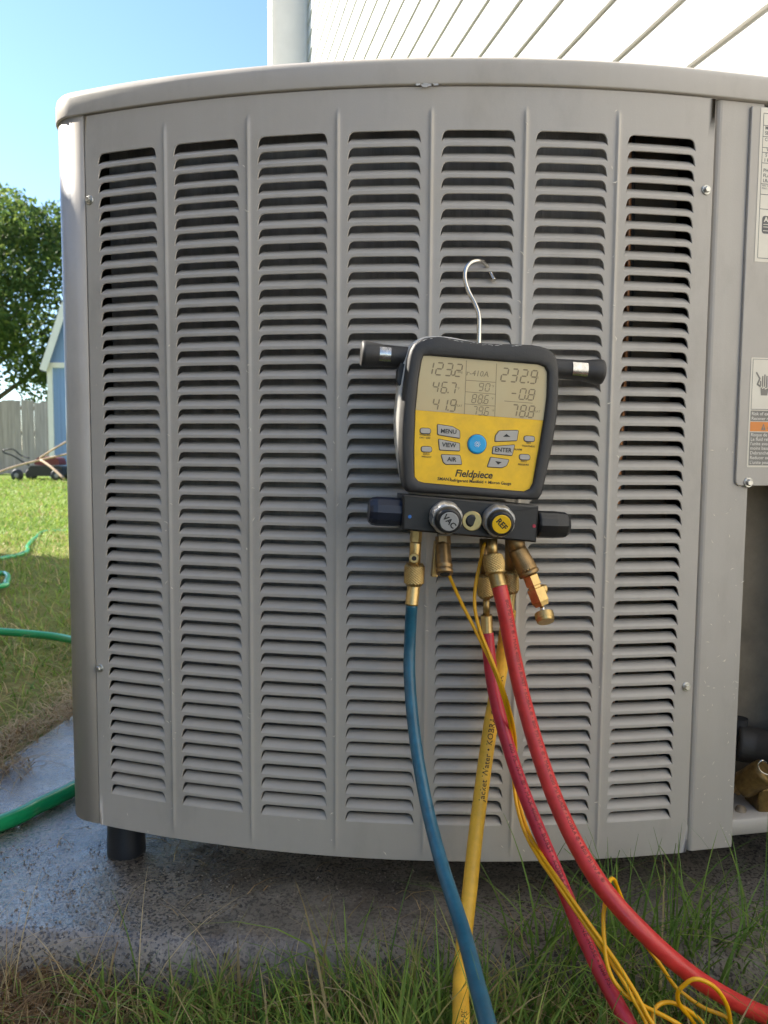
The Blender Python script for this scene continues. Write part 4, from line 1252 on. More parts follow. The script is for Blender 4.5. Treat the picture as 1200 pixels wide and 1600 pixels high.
    def circ(r, y, cx=cc.x, cz=cc.y): return [Vector((cx + r * K * cos(-2 * pi * k / n), y, cz + r * K * sin(-2 * pi * k / n))) for k in range(n)]
    mb.rings([circ(15.8, 0.0045), circ(15.8, 0.0037)], 1, True, True, False, True)
    mb.rings([circ(14.8, 0.0045), circ(14.8, 0.0030), circ(14.0, 0.0024), circ(12.2, 0.0021)], 0, True, True, False, True)
    for k in range(12):      # power mark with rays
        a = 2 * pi * k / 12
        if k in (3,): continue
        for r0, r1 in ((3.6, 5.0),):
            d = Vector((cos(a), sin(a))); t = Vector((-sin(a), cos(a)))
            q = [d * r0 + t * 0.55, d * r0 - t * 0.55, d * r1 - t * 0.2, d * r1 + t * 0.2]
            mb.add([Vector((cc.x + p.x * K, 0.0019, cc.y + p.y * K)) for p in q], [(0, 1, 2, 3)], 2)
    arcp = [(2.6 * cos(a), 2.6 * sin(a)) for a in np.linspace(radians(120), radians(420), 20)] + [(1.9 * cos(a), 1.9 * sin(a)) for a in np.linspace(radians(420), radians(120), 20)]
    vs = [Vector((cc.x + p[0] * K, 0.0019, cc.y + p[1] * K)) for p in arcp]
    mb.add(vs, [(i, i + 1, 38 - i, 39 - i) for i in range(19)], 2)
    mb.add([Vector((cc.x + p[0] * K, 0.0018, cc.y + p[1] * K)) for p in ((-0.4, 0.2), (0.4, 0.2), (0.4, 3.8), (-0.4, 3.8))], [(0, 1, 2, 3)], 2)
    fix_front(mb.build("power_button", [M_blue, M_inkg, M_white], key))
    mb = MB()
    lt(mb, "Fieldpiece", 740, 741.3, 15.6, 0, 0.0037, shear=0.22, bold=0.02, spacing=0.97)
    mb.build("lettering", M_ink, key); mb = MB()
    lt(mb, "SMAN", 692.5, 748.6, 6.8, 0, 0.0037, bold=0.022)
    lt(mb, "™", 703, 747.5, 4.0, 0, 0.0037)
    lt(mb, "Refrigerant Manifold + Micron Gauge", 751, 753.0, 6.6, 0, 0.0037, bold=0.020)
    mb.build("lettering", M_ink, key); mb = MB()
    for t, x, y in (("WIRELESS", 312, 899), ("ON • OFF", 312, 913), ("ZERO", 318, 988), ("WEIGHT", 319, 1002), ("TEST", 797, 937), ("TIGHTNESS", 797, 952), ("ZERO", 775, 1023), ("PRESSURE", 774, 1038), ("ALARM", 748, 967)):
        lt(mb, t, *z3(x, y), 4.1, 0, 0.0037, bold=0.008)
    mb.build("lettering", M_ink, key)
    # handle bar through the body
    A, B = FP(564, 552.5, 0.030), FP(941, 581.5, 0.030)
    mb = MB()
    pr = [(0, 0.0125), (0.004, 0.0146), (0.016, 0.0150), (0.05, 0.0138), (0.085, 0.0122), (0.16, 0.0116), (0.84, 0.0116), (0.915, 0.0122), (0.95, 0.0138), (0.984, 0.0150), (0.996, 0.0146), (1, 0.0125)]
    mb.lathe(A, B, pr, 36)
    bar = mb.build("handle_bar", M_rubber, G)
    ax = (B - A).normalized(); fw = Vector((0, -1, 0)); fw = (fw - ax * fw.dot(ax)).normalized(); upv = ax.cross(fw)
    for px, py in ((598.5, 554.5), (908, 579.5)):
        c = FP(px, py, 0.0165); t0 = (c - A).dot(ax)
        mb = MB()
        rs = []
        for s in (-0.0094, 0.0094):
            rs.append([A + ax * (t0 + s) + (fw * cos(a) + upv * sin(a)) * 0.0129 for a in np.linspace(-0.66, 0.66, 12)])
        mb.rings(rs, 0, True, False)
        o = mb.build("metal_plate", M_chrome, bar)
        sol = [tuple(v.co) for v in o.data.vertices]
    # hook
    pts = [FP(748, 545, 0.020), FP(748.5, 515, 0.021), FP(748, 492, 0.024), FP(742, 474, 0.030), FP(732.5, 456, 0.036), FP(726.5, 436, 0.040), FP(728, 420, 0.043), FP(736, 410.5, 0.046), FP(748, 407.5, 0.052), FP(757, 411, 0.064), FP(763, 419, 0.075), FP(767, 428, 0.073), FP(772, 438, 0.066)]
    mb = MB(); mb.tube(catmull(pts, 8), 0.0026, 12)
    mb.build("hook", M_steel, G)
    # manifold block under the bumper
    def quad_block(P4, y0, y1, bev):
        P = round_poly([F2(*p, y0) for p in P4], 0.0012, 3)
        mb = MB()
        mb.rings([ring(shrink(P, bev), y0), ring(P, y0 + bev), ring(P, y1)], 0, False, True, True, True)
        return mb
    mb = quad_block([(629.5, 773), (629, 828.5), (838.5, 848), (842.5, 790.5)], -0.010, 0.032, 0.0022)
    block = mb.build("manifold_block", M_block, G)
    fix_front(block, both=True)
    mb = MB(); mb.lathe(FP(634, 801, 0.011), FP(576, 798, 0.011), [(0, 0.0150), (0.05, 0.0164), (0.80, 0.0166), (0.92, 0.0155), (1.0, 0.0128)], 12, smooth=False, roll=0.26)
    mb.build("side_knob", M_knob, G)
    mb = MB(); mb.lathe(FP(838, 819, 0.011), FP(886.5, 820.5, 0.011), [(0, 0.0150), (0.05, 0.0160), (0.55, 0.0160), (0.60, 0.0158), (0.9, 0.0150), (1.0, 0.0122)], 12, smooth=False, roll=0.26)
    mb.build("side_knob", M_block, G)
    def front_knob(b, f, facemat, text):
        mb = MB()
        A_, B_ = FP(*b, -0.0095), FP(*f, -0.0285)
        n_ = 48; ax_ = (B_ - A_).normalized(); u_ = ax_.orthogonal().normalized(); w_ = ax_.cross(u_)
        rs = []
        for t, r, lob in ((0, 0.0172, 0), (0.12, 0.0184, 0.4), (0.55, 0.0184, 1), (0.8, 0.0176, 1), (1.0, 0.0158, 0.3)):
            rs.append([A_ + (B_ - A_) * t + (u_ * cos(2 * pi * j / n_) + w_ * sin(2 * pi * j / n_)) * r * (1 - 0.07 * lob * (0.5 + 0.5 * cos(8 * 2 * pi * j / n_)) ** 3) for j in range(n_)])
        mb.rings(rs, 0, True, True, True, True)
        o = mb.build("valve_knob", M_silver, G)
        D_ = B_ + ax_ * 0.010
        mb = MB(); mb.lathe(B_ - ax_ * 0.0005, D_, [(0, 0.0146), (0.1, 0.0150), (0.6, 0.0145), (0.9, 0.0132), (1.0, 0.0118)], 40)
        capo = mb.build("knob_cap", M_block, o)
        mb = MB(); mb.lathe(D_ - ax_ * 0.0004, D_ + ax_ * 0.0008, [(0, 0.0104), (0.7, 0.0104), (1.0, 0.0098)], 36)
        e1 = Vector((1, 0, 0)); e1 = (e1 - ax_ * e1.dot(ax_)).normalized(); e2 = e1.cross(ax_)
        if e2.z < 0: e2 = -e2
        top = D_ + ax_ * 0.0010
        add_text(mb, text, 0, 0, 0.0088, 1, lambda x, z: top + e1 * x + e2 * z, 'CENTER', 0, 0.03, radians(-42))
        mb.build("knob_label", [facemat, M_ink], o)
    front_knob((695.0, 806.5), (699.5, 812), mat("knob_grey_face", (0.33, 0.33, 0.32), 0.5, var=0.05), "VAC")
    front_knob((777.5, 811.5), (781.5, 816.5), M_yellow, "REF")
    c0, c1 = FP(737.5, 814, -0.0095), FP(737.5, 814, -0.013)
    mb = MB(); mb.lathe(c0, c1, [(0, 0.0112), (0.9, 0.0112), (1.0, 0.0104)], 36)
    sg = mb.build("sight_glass", M_brass, G)
    mb = MB(); mb.lathe(c1 + Vector((0, 0.0005, 0)), c1 - Vector((0, 0.0008, 0)), [(0, 0.0072), (0.5, 0.0072), (1.0, 0.0050)], 30); mb.build("glass_eye", M_block, sg)
    for px, py, m in ((640.2, 807.3, mat("blue_dot", (0.03, 0.16, 0.5), 0.4, var=0)), (834.5, 822, mat("red_dot", (0.45, 0.02, 0.05), 0.4, var=0))):
        p = FP(px, py, -0.0098); mb = MB(); mb.lathe(p, p + Vector((0, -0.0006, 0)), [(0, 0.0021), (1, 0.0019)], 20); mb.build("side_mark", m, block)
    # ports that belong to the block
    mb = MB()
    mb.lathe(FP(650.5, 828, 0.012), FP(649.5, 846, 0.012), [(0, 0.0068), (1, 0.0068)], 6, smooth=False)
    mb.lathe(FP(649.5, 846, 0.012), FP(647.5, 882, 0.012), [(0, 0.0060), (0.1, 0.0066), (0.9, 0.0066), (1, 0.0060)], 24)
    mb.lathe(FP(648, 871, 0.010), FP(647, 872.5, -0.004), [(0, 0.0052), (0.6, 0.0052), (0.62, 0.0046), (0.78, 0.0046), (0.8, 0.0053), (1, 0.0050)], 20)
    mb.lathe(FP(647, 872.5, -0.0038), FP(647, 872.5, -0.0046), [(0, 0.0028), (1, 0.0027)], 14, 1)
    mb.build("service_port", [M_brass, M_dark], G)
    mb = MB()
    mb.lathe(FP(692, 838, 0.010), FP(692.5, 852, 0.008), [(0, 0.0088), (1, 0.0088)], 6, smooth=False)
    a_, b_ = FP(691.5, 850, 0.008), FP(695, 897, -0.010)
    mb.lathe(a_, b_, [(0, 0.0080), (0.1, 0.0088), (0.66, 0.0088), (0.70, 0.0095), (0.76, 0.0095), (0.78, 0.0088), (0.84, 0.0088), (0.86, 0.0096), (0.97, 0.0096), (1, 0.0088)], 28)
    e_ = (b_ - a_).normalized()
    mb.lathe(b_ - e_ * 0.0003, b_ + e_ * 0.0006, [(0, 0.0058), (1, 0.0056)], 20, 1)
    mb.build("vacuum_port", [M_brassd, M_dark], G)
    mb = MB(); p = FP(680.5, 872, 0.018); mb.bbox(p.x - 0.003, p.x + 0.004, p.y - 0.004, p.y + 0.006, p.z - 0.022, p.z + 0.020, 0.0012); mb.build("port_bracket", M_brass, G)
    mb = MB(); mb.lathe(FP(769, 842, 0.006), FP(770, 870, 0.003), [(0, 0.0060), (1, 0.0056)], 20); mb.build("red_port", M_brass, G)
    mb = MB(); mb.lathe(FP(756, 842, 0.026), FP(757, 898, 0.027), [(0, 0.0052), (1, 0.0052)], 18); mb.build("rear_port", M_brassd, G)
    mb = MB(); mb.lathe(FP(797, 842, 0.026), FP(797, 892, 0.028), [(0, 0.0060), (1, 0.0060)], 18); mb.build("yellow_port", M_brassd, G)
def fix_front(o, both=False):
    """point the flat faces outwards"""
    bm = bmesh.new(); bm.from_mesh(o.data); bmesh.ops.recalc_face_normals(bm, faces=bm.faces[:]); bm.to_mesh(o.data); bm.free(); o.data.update()
build_gauge()

# valve core tool screwed into the block
def core_tool():
    t = thing("valve_core_tool", "brass core removal tool with knurled end knob slanting from the gauge's right port", "tool", W(805, 855, 0.014))
    def part(name, a, b, prof, m, n=28, smooth=True, **k):
        mb = MB(); mb.lathe(W(*a), W(*b), prof, n, smooth=smooth, **k); return mb.build(name, m, t, True)
    part("neck", (804, 836, 0.016), (809, 862, 0.013), [(0, 0.0105), (0.5, 0.0105), (1, 0.0095)], M_brassd, 24)
    part("coupler", (807, 858, 0.014), (825, 893, 0.006), [(0, 0.0090)] + [(0.06 + 0.86 * k / 40, 0.0108 + 0.0010 * k / 40) for k in range(41)] + [(1, 0.0112)], M_brassd, 100, knurl=0.05, kn=22, km=1300)
    part("collar", (824.5, 892, 0.0065), (828, 899, 0.0050), [(0, 0.0116), (0.2, 0.0124), (0.8, 0.0124), (1, 0.0112)], M_brassd)
    b = part("body", (828, 899, 0.005), (847, 946, -0.003), [(0, 0.0092), (0.02, 0.0098), (0.33, 0.0098), (0.35, 0.0082), (0.42, 0.0082), (0.44, 0.0112), (0.85, 0.0114), (0.93, 0.0100), (1, 0.0088)], M_brass, 6, False, roll=0.4)
    part("side_pin", (843, 921, 0.000), (854, 921, 0.000), [(0, 0.0060), (0.8, 0.0060), (1, 0.0045)], M_brass, 16)
    part("rod", (846, 944, -0.003), (850.5, 962, -0.006), [(0, 0.0027), (1, 0.0027)], M_steel, 14)
    part("end_knob", (849.5, 957, -0.004), (853, 972, -0.011), [(0, 0.0080)] + [(0.06 + 0.60 * k / 24, 0.0106) for k in range(25)] + [(0.7, 0.0098), (0.92, 0.0100), (1, 0.0092)], M_brass, 100, knurl=0.045, kn=26, km=1800)
core_tool()

# ------------------------------------------------------------------ charging hoses
def wrap_text(s, path, r, start, size, m, name, parent, dirn=1, off=0.0, bold=0.0, gap=1.0, repeat=1):
    """flat print wrapped on a hose"""
    pts = [Vector(p) for p in path]
    if dirn < 0: pts = pts[::-1]
    cum = [0.0]
    for a, b in zip(pts, pts[1:]): cum.append(cum[-1] + (b - a).length)
    vs, fs = text2d(s, size, 'LEFT', 0.0, bold, gap)
    out = []
    for x, y in vs:
        d = start + x
        i = max(0, min(len(cum) - 2, int(np.searchsorted(cum, d)) - 1))
        t = (d - cum[i]) / max(1e-9, cum[i + 1] - cum[i])
        p = pts[i].lerp(pts[i + 1], t); T = (pts[min(i + 2, len(pts) - 1)] - pts[max(i - 1, 0)]).normalized()
        N = Vector((0, -0.9, 0.35)); N = (N - T * N.dot(T)).normalized(); B = T.cross(N)
        a = off - y / r
        out.append(p + (N * cos(a) + B * sin(a)) * (r + 0.00025))
    mb = MB(); mb.add(out, fs, 0)
    return mb.build(name, m, parent, True)
M_hink = mat("hose_ink", (0.05, 0.028, 0.01), 0.6, var=0)
M_rink = mat("hose_ink_red", (0.10, 0.006, 0.012), 0.6, var=0)
def hose(label, path, r, m, fit, matname="hose"):
    root = thing("charging_hose", label, "hose", path[0])
    pts = catmull(path, 14)
    mb = MB(); mb.tube(pts, r, 20)
    mb.build("hose_tube", m, root, True)
    for name, a, b, prof, kw in fit:
        mb = MB(); mb.lathe(W(*a), W(*b), prof, kw.pop("n", 28), **kw)
        mb.build(name, M_brass, root, True)
    return root, pts
KN = dict(knurl=0.075, kn=18, km=1100, n=108)
NUT = [(0, 0.84), (0.06, 0.97), (0.10, 1.0), (0.88, 1.0), (0.94, 0.97), (1, 0.80)]
def nut(r, extra=()):
    base = [(0, 0.80), (0.10, 0.92)] + [(0.12 + 0.76 * k / 44, 1.0) for k in range(45)] + [(0.90, 0.90), (1, 0.78)]
    return [(t, r * k) for t, k in base]
def ferr(r): return [(0, r * 0.92), (0.05, r), (0.9, r), (0.92, r * 1.04), (1, r * 1.02)]
b0 = W(643.3, 943, 0.012)
blue_root, blue_pts = hose("teal blue charging hose hanging from the gauge's left brass port", [b0, at(640.5, 1000, 0.884), at(640, 1060, 0.874), at(648, 1150, 0.842), at(665, 1250, 0.795), at(690, 1350, 0.73), at(722, 1450, 0.655), at(747, 1545, 0.575), at(766, 1620, 0.51), at(786, 1730, 0.425), Vector((0.115, 0.33, -0.475)), Vector((0.19, 0.20, -0.585)), Vector((0.32, 0.06, -0.632)), Vector((0.60, -0.12, -0.636)), Vector((1.0, -0.2, -0.636))], 0.0069, M_hblue,
     [("knurled_nut", (648, 880, 0.012), (646.6, 915, 0.012), nut(0.0111), dict(KN)), ("ferrule", (646.4, 914, 0.012), (643.2, 945, 0.012), ferr(0.0075), dict(n=26))])
y0 = W(795, 954, 0.034)
yel_root, yel_pts = hose("thick yellow charging hose hanging behind the red hoses", [y0, at(788, 1010, 0.925), at(776, 1080, 0.922), at(764, 1150, 0.912), at(745, 1290, 0.885), at(733, 1400, 0.855), at(724, 1480, 0.815), at(720, 1550, 0.76), at(719, 1635, 0.685), Vector((0.052, 0.56, -0.605)), Vector((0.02, 0.42, -0.634)), Vector((-0.12, 0.22, -0.636)), Vector((-0.45, 0.0, -0.636)), Vector((-0.9, -0.25, -0.636))], 0.0088, M_hyel,
     [("knurled_nut", (797, 890, 0.028), (798.5, 926, 0.031), nut(0.0096), dict(KN)), ("ferrule", (798.5, 925, 0.031), (795, 957, 0.034), ferr(0.0062), dict(n=24))])
r0 = W(779.5, 914, -0.009)
red_root, red_pts = hose("thick red charging hose arching in front and out to the right", [r0, at(789, 955, 0.864), at(803, 1030, 0.857), at(822, 1110, 0.842), at(846, 1190, 0.822), at(873, 1262, 0.80), at(905, 1328, 0.775), at(947, 1393, 0.752), at(1000, 1452, 0.735), at(1060, 1507, 0.73), at(1120, 1549, 0.735), at(1200, 1588, 0.75), at(1320, 1625, 0.78), Vector((0.60, 0.78, -0.625)), Vector((0.85, 0.62, -0.634)), Vector((0.86, 0.2, -0.636)), Vector((0.8, -0.3, -0.636))], 0.0089, M_hred,
     [("knurled_nut", (770, 866, 0.003), (774.5, 897, -0.005), [(0, 0.0075), (0.05, 0.0098)] + [(0.08 + 0.8 * k / 44, 0.0104 + 0.0014 * sin(pi * k / 44)) for k in range(45)] + [(0.93, 0.0118), (1, 0.0105)], dict(KN)),
      ("ferrule", (774.2, 895, -0.0045), (780, 917, -0.010), ferr(0.0090), dict(n=26))])
q0 = W(761, 989, 0.030)
mag_root, mag_pts = hose("magenta red charging hose behind the yellow cables, running down to the grass", [q0, at(765, 1030, 0.903), at(773, 1085, 0.893), at(790, 1152, 0.877), at(816, 1232, 0.855), at(846, 1307, 0.832), at(876, 1378, 0.808), at(906, 1450, 0.778), at(941, 1525, 0.745), at(985, 1605, 0.705), at(1028, 1680, 0.66), Vector((0.30, 0.55, -0.615)), Vector((0.42, 0.38, -0.636)), Vector((0.62, 0.1, -0.636)), Vector((0.7, -0.3, -0.636))], 0.0078, M_hred2,
     [("knurled_nut", (757, 896, 0.027), (760, 934, 0.028), nut(0.0096), dict(KN)), ("stem", (760, 933, 0.028), (760, 963, 0.029), [(0, 0.0040), (1, 0.0042)], dict(n=18)), ("ferrule", (760, 961, 0.029), (761, 992, 0.030), ferr(0.0071), dict(n=24))])
L_yel = sum((b - a).length for a, b in zip(yel_pts, yel_pts[1:]))
def dist_at(pts, target_z, rev=False):
    P = pts[::-1] if rev else pts; d = 0
    for a, b in zip(P, P[1:]):
        if (a.z - target_z) * (b.z - target_z) <= 0: return d
        d += (b - a).length
    return d
zt = at(752, 1248, 0.895).z
wrap_text("Jacket Water • KOBRA ® CPS USA", yel_pts, 0.0088, dist_at(yel_pts, zt, True), 0.0098, M_hink, "lettering", yel_root, -1, 0.12, 0.006, 1.05)
zt = at(735, 1575, 0.75).z
wrap_text("KOBRA ® • 800 PSI", yel_pts, 0.0088, max(0.01, dist_at(yel_pts, zt, True)), 0.009, M_hink, "lettering", yel_root, -1, 0.12, 0.0, 1.05)
zt = at(800, 1165, 0.87).z
wrap_text("600 PSI W.P. ® • MAX 4000 PSI BURST • KOBRA ® • BLACK LINE HOSE • 800 PSI", mag_pts, 0.0078, dist_at(mag_pts, zt), 0.0072, M_rink, "lettering", mag_root, 1, -0.25, 0.0, 1.05)
zt = at(787, 940, 0.864).z
wrap_text("800 PSI W.P. ® • MAX 4000 PSI BURST • KOBRA ® • 800 PSI W.P. ® • MAX 4000 PSI BURST • KOBRA ® • 800 PSI W.P. ®", red_pts, 0.0089, dist_at(red_pts, zt), 0.0058, M_rink, "lettering", red_root, 1, -0.35, 0.0, 1.05)

# thin yellow sensor cables
def cable(label, P, r=0.0021):
    mb = MB(); mb.tube(catmull(P, 8), r, 10)
    return tag(mb.build("sensor_cable", M_cable), label, "cable", "thin yellow sensor cables")
cable("thin yellow sensor cable that comes slanting from behind the left brass vacuum port",
      [at(690, 870, 0.915), at(704, 904, 0.903), at(720, 940, 0.888), at(738, 975, 0.874), at(755, 1010, 0.866), at(770, 1042, 0.861), at(782, 1075, 0.858), at(792, 1110, 0.866), at(800, 1150, 0.882), at(802, 1190, 0.895), at(803, 1225, 0.890), at(809, 1265, 0.872), at(822, 1305, 0.848), at(843, 1342, 0.815), at(868, 1378, 0.784), at(893, 1414, 0.762), at(920, 1453, 0.752), at(950, 1497, 0.738), at(972, 1530, 0.722), at(990, 1562, 0.708), at(1006, 1590, 0.70), at(1018, 1618, 0.695),
       at(1032, 1640, 0.70), at(1025, 1610, 0.705), at(1020, 1588, 0.71), at(1028, 1571, 0.715), at(1045, 1566, 0.72), at(1066, 1573, 0.72), at(1090, 1590, 0.72), at(1108, 1612, 0.72),
       at(1095, 1612, 0.725), at(1078, 1590, 0.72), at(1062, 1570, 0.713), at(1059, 1552, 0.708), at(1068, 1540, 0.706), at(1084, 1530, 0.704), at(1103, 1534, 0.704), at(1122, 1548, 0.704), at(1136, 1572, 0.705), at(1141, 1600, 0.71), at(1140, 1640, 0.72)])
cable("thin yellow sensor cable that drops straight down beside the red hose fitting",
      [at(757, 848, 0.900), at(750, 880, 0.894), at(743, 915, 0.886), at(742, 950, 0.876), at(750, 985, 0.868), at(763, 1018, 0.861), at(776, 1050, 0.856), at(789, 1085, 0.858), at(799, 1120, 0.868), at(805, 1155, 0.885), at(806, 1190, 0.897), at(807, 1225, 0.893), at(815, 1268, 0.874), at(829, 1306, 0.846), at(850, 1342, 0.812), at(875, 1378, 0.781), at(900, 1414, 0.759), at(927, 1452, 0.748), at(958, 1496, 0.733), at(985, 1538, 0.717), at(1001, 1566, 0.704), at(1016, 1594, 0.697),
       at(1040, 1622, 0.69), at(1078, 1630, 0.69), at(1070, 1608, 0.695), at(1042, 1590, 0.70), at(1008, 1573, 0.71), at(981, 1557, 0.715), at(959, 1532, 0.722), at(948, 1503, 0.732), at(944, 1467, 0.742), at(943, 1433, 0.752), at(947, 1400, 0.764), at(952, 1377, 0.775), at(959, 1374, 0.784), at(966, 1390, 0.790), at(974, 1410, 0.792), at(984, 1434, 0.790), at(1000, 1464, 0.78), at(1030, 1505, 0.77), at(1052, 1538, 0.765), at(1072, 1556, 0.76), at(1100, 1575, 0.755), at(1135, 1590, 0.75), at(1145, 1612, 0.74), at(1150, 1660, 0.72)])

# ------------------------------------------------------------------ garden hose
def gz(x, y, dz=0.0):
    return Vector((x, y, ground_z(x, y) + dz))
gp = [Vector((-1.5, 0.35, -0.625)), Vector((-1.0, 0.72, -0.615)), Vector((-0.76, 0.93, -0.580)), atz(0, 1287, -0.577), atz(58, 1260, -0.577), atz(112, 1234, -0.577), Vector((-0.497, 1.36, -0.577)), Vector((-0.51, 1.65, -0.577)),
      Vector((-0.60, 2.02, -0.577)), Vector((-0.76, 2.20, -0.590)), atz(104, 998, -0.61), atz(52, 991, -0.61), atz(0, 987, -0.61), Vector((-1.65, 2.62, -0.61)), Vector((-1.98, 2.82, -0.61)), Vector((-2.08, 3.08, -0.61)), atz(-12, 918, -0.61), atz(10, 909, -0.61), atz(6, 896, -0.61), Vector((-1.98, 3.66, -0.61)),
      atz(-20, 872, -0.628), Vector((-2.32, 4.1, -0.634)), atz(33, 866, -0.632), atz(44, 852, -0.626), atz(56, 840, -0.628), atz(78, 830, -0.640), Vector((-2.1, 5.9, -0.645))]
mb = MB(); mb.tube(catmull(gp, 10), 0.0128, 16)
tag(mb.build("garden_hose", M_garden), "bright green garden hose snaking from the wet pad across the lawn", "garden hose")

# ------------------------------------------------------------------ grass
def blades(name, roots, h, lean, width, material, tint, seg=4, droop=1.6, kind=True):
    n = len(roots)
    az = rng.uniform(0, 2 * pi, n)
    dirs = np.stack([np.cos(az), np.sin(az), np.zeros(n)], 1)
    wz = az + pi / 2 + rng.normal(0, 0.6, n)
    wd = np.stack([np.cos(wz), np.sin(wz), np.zeros(n)], 1)
    pts = []
    for k in range(seg + 1):
        t = k / seg
        up = h * (t - 0.42 * lean * t ** 2.6)
        outw = h * lean * (t ** droop)
        p = roots + dirs * outw[:, None] + np.stack([np.zeros(n), np.zeros(n), up], 1)
        w = width * (1 - t ** 1.7) * 0.5 + 0.00012
        pts.append((p - wd * w[:, None], p + wd * w[:, None]))
    Q = []
    for k in range(seg):
        Q.append(np.stack([pts[k][0], pts[k][1], pts[k + 1][1], pts[k + 1][0]], 1))
    V = np.stack(Q, 1).reshape(-1, 3)
    nq = n * seg
    tn = np.repeat(tint, seg * 4)
    me = fast_quads(name, V, nq, tn, material)
    me.polygons.foreach_set("use_smooth", [True] * nq)
    return tag(link(name, me), kind="stuff") if kind else me

def zg(P):
    return np.array([ground_z(x, y) for x, y in P])
def pad_mask(P):
    """True where a point lies on the concrete pad"""
    d = P - np.array([PAD_O.x, PAD_O.y])
    M = np.linalg.inv(np.array([[PAD_X.x, PAD_Y.x], [PAD_X.y, PAD_Y.y]]))
    st = d @ M.T
    wob = 0.018 * np.sin(st[:, 0] * 19) + 0.012 * np.sin(st[:, 0] * 43 + 1)
    wob2 = 0.03 * np.sin(st[:, 1] * 17) + 0.02 * np.sin(st[:, 1] * 41)
    return (st[:, 1] > 0.0 + wob) & (st[:, 1] < PAD_D) & (st[:, 0] > 0.02 + wob2) & (st[:, 0] < PAD_W)
def clump(P, f, s=0.0):
    return 0.5 + 0.25 * np.sin(P[:, 0] * f + 1.3 * np.sin(P[:, 1] * f * 0.7 + s)) + 0.25 * np.sin(P[:, 1] * f * 1.3 + 2 * np.sin(P[:, 0] * f * 0.6 + 2 * s))

# foreground: lush long blades along the front of the pad
n = 56000
P = np.stack([rng.uniform(-1.0, 1.2, n), rng.uniform(0.35, 0.90, n)], 1)
P = P[~pad_mask(P)]
dens = np.clip((P[:, 0] + 0.46) / 0.25, 0.12, 1) * (0.35 + 0.65 * clump(P, 17))
dens *= np.where(P[:, 0] > 0.12, 0.62, 1.0)
P = P[rng.uniform(0, 1, len(P)) < dens]; n = len(P)
h = rng.gamma(6, 0.0128, n) * (0.75 + 0.5 * clump(P, 11, 2)) * np.clip(0.65 + (P[:, 0] + 0.35) * 1.2, 0.5, 1.0)
tall = rng.uniform(0, 1, n) < 0.018
h = np.where(tall, h * 1.9, h)
blades("front_grass", np.column_stack([P, zg(P) - 0.004]), h, rng.uniform(0.15, 1.15, n), rng.uniform(0.0016, 0.0042, n), M_grass,
       np.where(rng.uniform(0, 1, n) < 0.20, rng.uniform(0.70, 1.0, n), np.clip(rng.normal(0.40, 0.18, n), 0, 0.66)), seg=5)
# taller tufts near the right front corner
C_ = [(0.245, 0.865), (0.29, 0.885), (0.345, 0.875), (0.39, 0.89), (0.20, 0.86), (0.44, 0.88), (0.31, 0.84)]
P = np.concatenate([np.array(c) + rng.normal(0, 0.020, (34, 2)) for c in C_]); n = len(P)
blades("tall_grass", np.column_stack([P, zg(P) - 0.004]), rng.uniform(0.09, 0.235, n), rng.uniform(0.15, 1.0, n), rng.uniform(0.0020, 0.0040, n), M_grass, np.clip(rng.normal(0.30, 0.13, n), 0, 0.75), seg=7, droop=2.1)
# thin dead stems
n = 150
P = np.stack([rng.uniform(-0.5, 0.6, n), rng.uniform(0.81, 0.89, n)], 1)
blades("dead_stems", np.column_stack([P, zg(P) - 0.004]), rng.uniform(0.06, 0.17, n), rng.uniform(0.2, 1.3, n), rng.uniform(0.0008, 0.0014, n), M_straw, rng.uniform(0.6, 1, n), seg=6)
# dry brown tuft at the left front
n = 2600
P = np.stack([rng.normal(-0.50, 0.08, n), rng.normal(0.80, 0.05, n)], 1)
P = P[~pad_mask(P)]; n = len(P)
blades("dry_tuft", np.column_stack([P, zg(P) - 0.004]), rng.uniform(0.02, 0.075, n), rng.uniform(0.5, 1.9, n), rng.uniform(0.0012, 0.0026, n), M_straw, np.clip(rng.normal(0.36, 0.22, n), 0, 1), seg=4)
# thatch on the soil in front and at the right
n = 14000
P = np.stack([rng.uniform(-0.7, 1.3, n), rng.uniform(0.55, 0.95, n)], 1)
P = P[~pad_mask(P)]; n = len(P)
blades("thatch", np.column_stack([P, zg(P) + rng.uniform(0, 0.012, n)]), rng.uniform(0.015, 0.05, n), rng.uniform(1.5, 2.3, n), rng.uniform(0.001, 0.002, n), M_straw, np.clip(rng.normal(0.45, 0.25, n), 0, 1), seg=3)
# lawn to the left
n = 90000
X = rng.uniform(-4.2, 0.2, n); Yv = 1.0 + (rng.uniform(0, 1, n) ** 1.7) * 6.5
P = np.stack([X, Yv], 1); P = P[~pad_mask(P)]
P = P[(P[:, 0] < -0.42) | (P[:, 1] > 2.3)]
P = P[rng.uniform(0, 1, len(P)) < 0.35 + 0.65 * clump(P, 5)]
n = len(P)
dry = np.clip(clump(P, 2.3, 1) * 1.1 - 0.25 + 0.30 * (P[:, 1] > 3.6) * (P[:, 1] < 5.2), 0.08, 0.75)
isdry = rng.uniform(0, 1, n) < dry * 0.55
blades("lawn_grass", np.column_stack([P, zg(P) - 0.003]), rng.gamma(6, 0.0075, n), rng.uniform(0.3, 1.6, n), rng.uniform(0.0018, 0.0042, n) * (1 + 0.18 * P[:, 1]), M_grass,
       np.where(isdry, rng.uniform(0.70, 1.0, n), np.clip(rng.normal(0.42, 0.18, n), 0, 0.66)), seg=3)
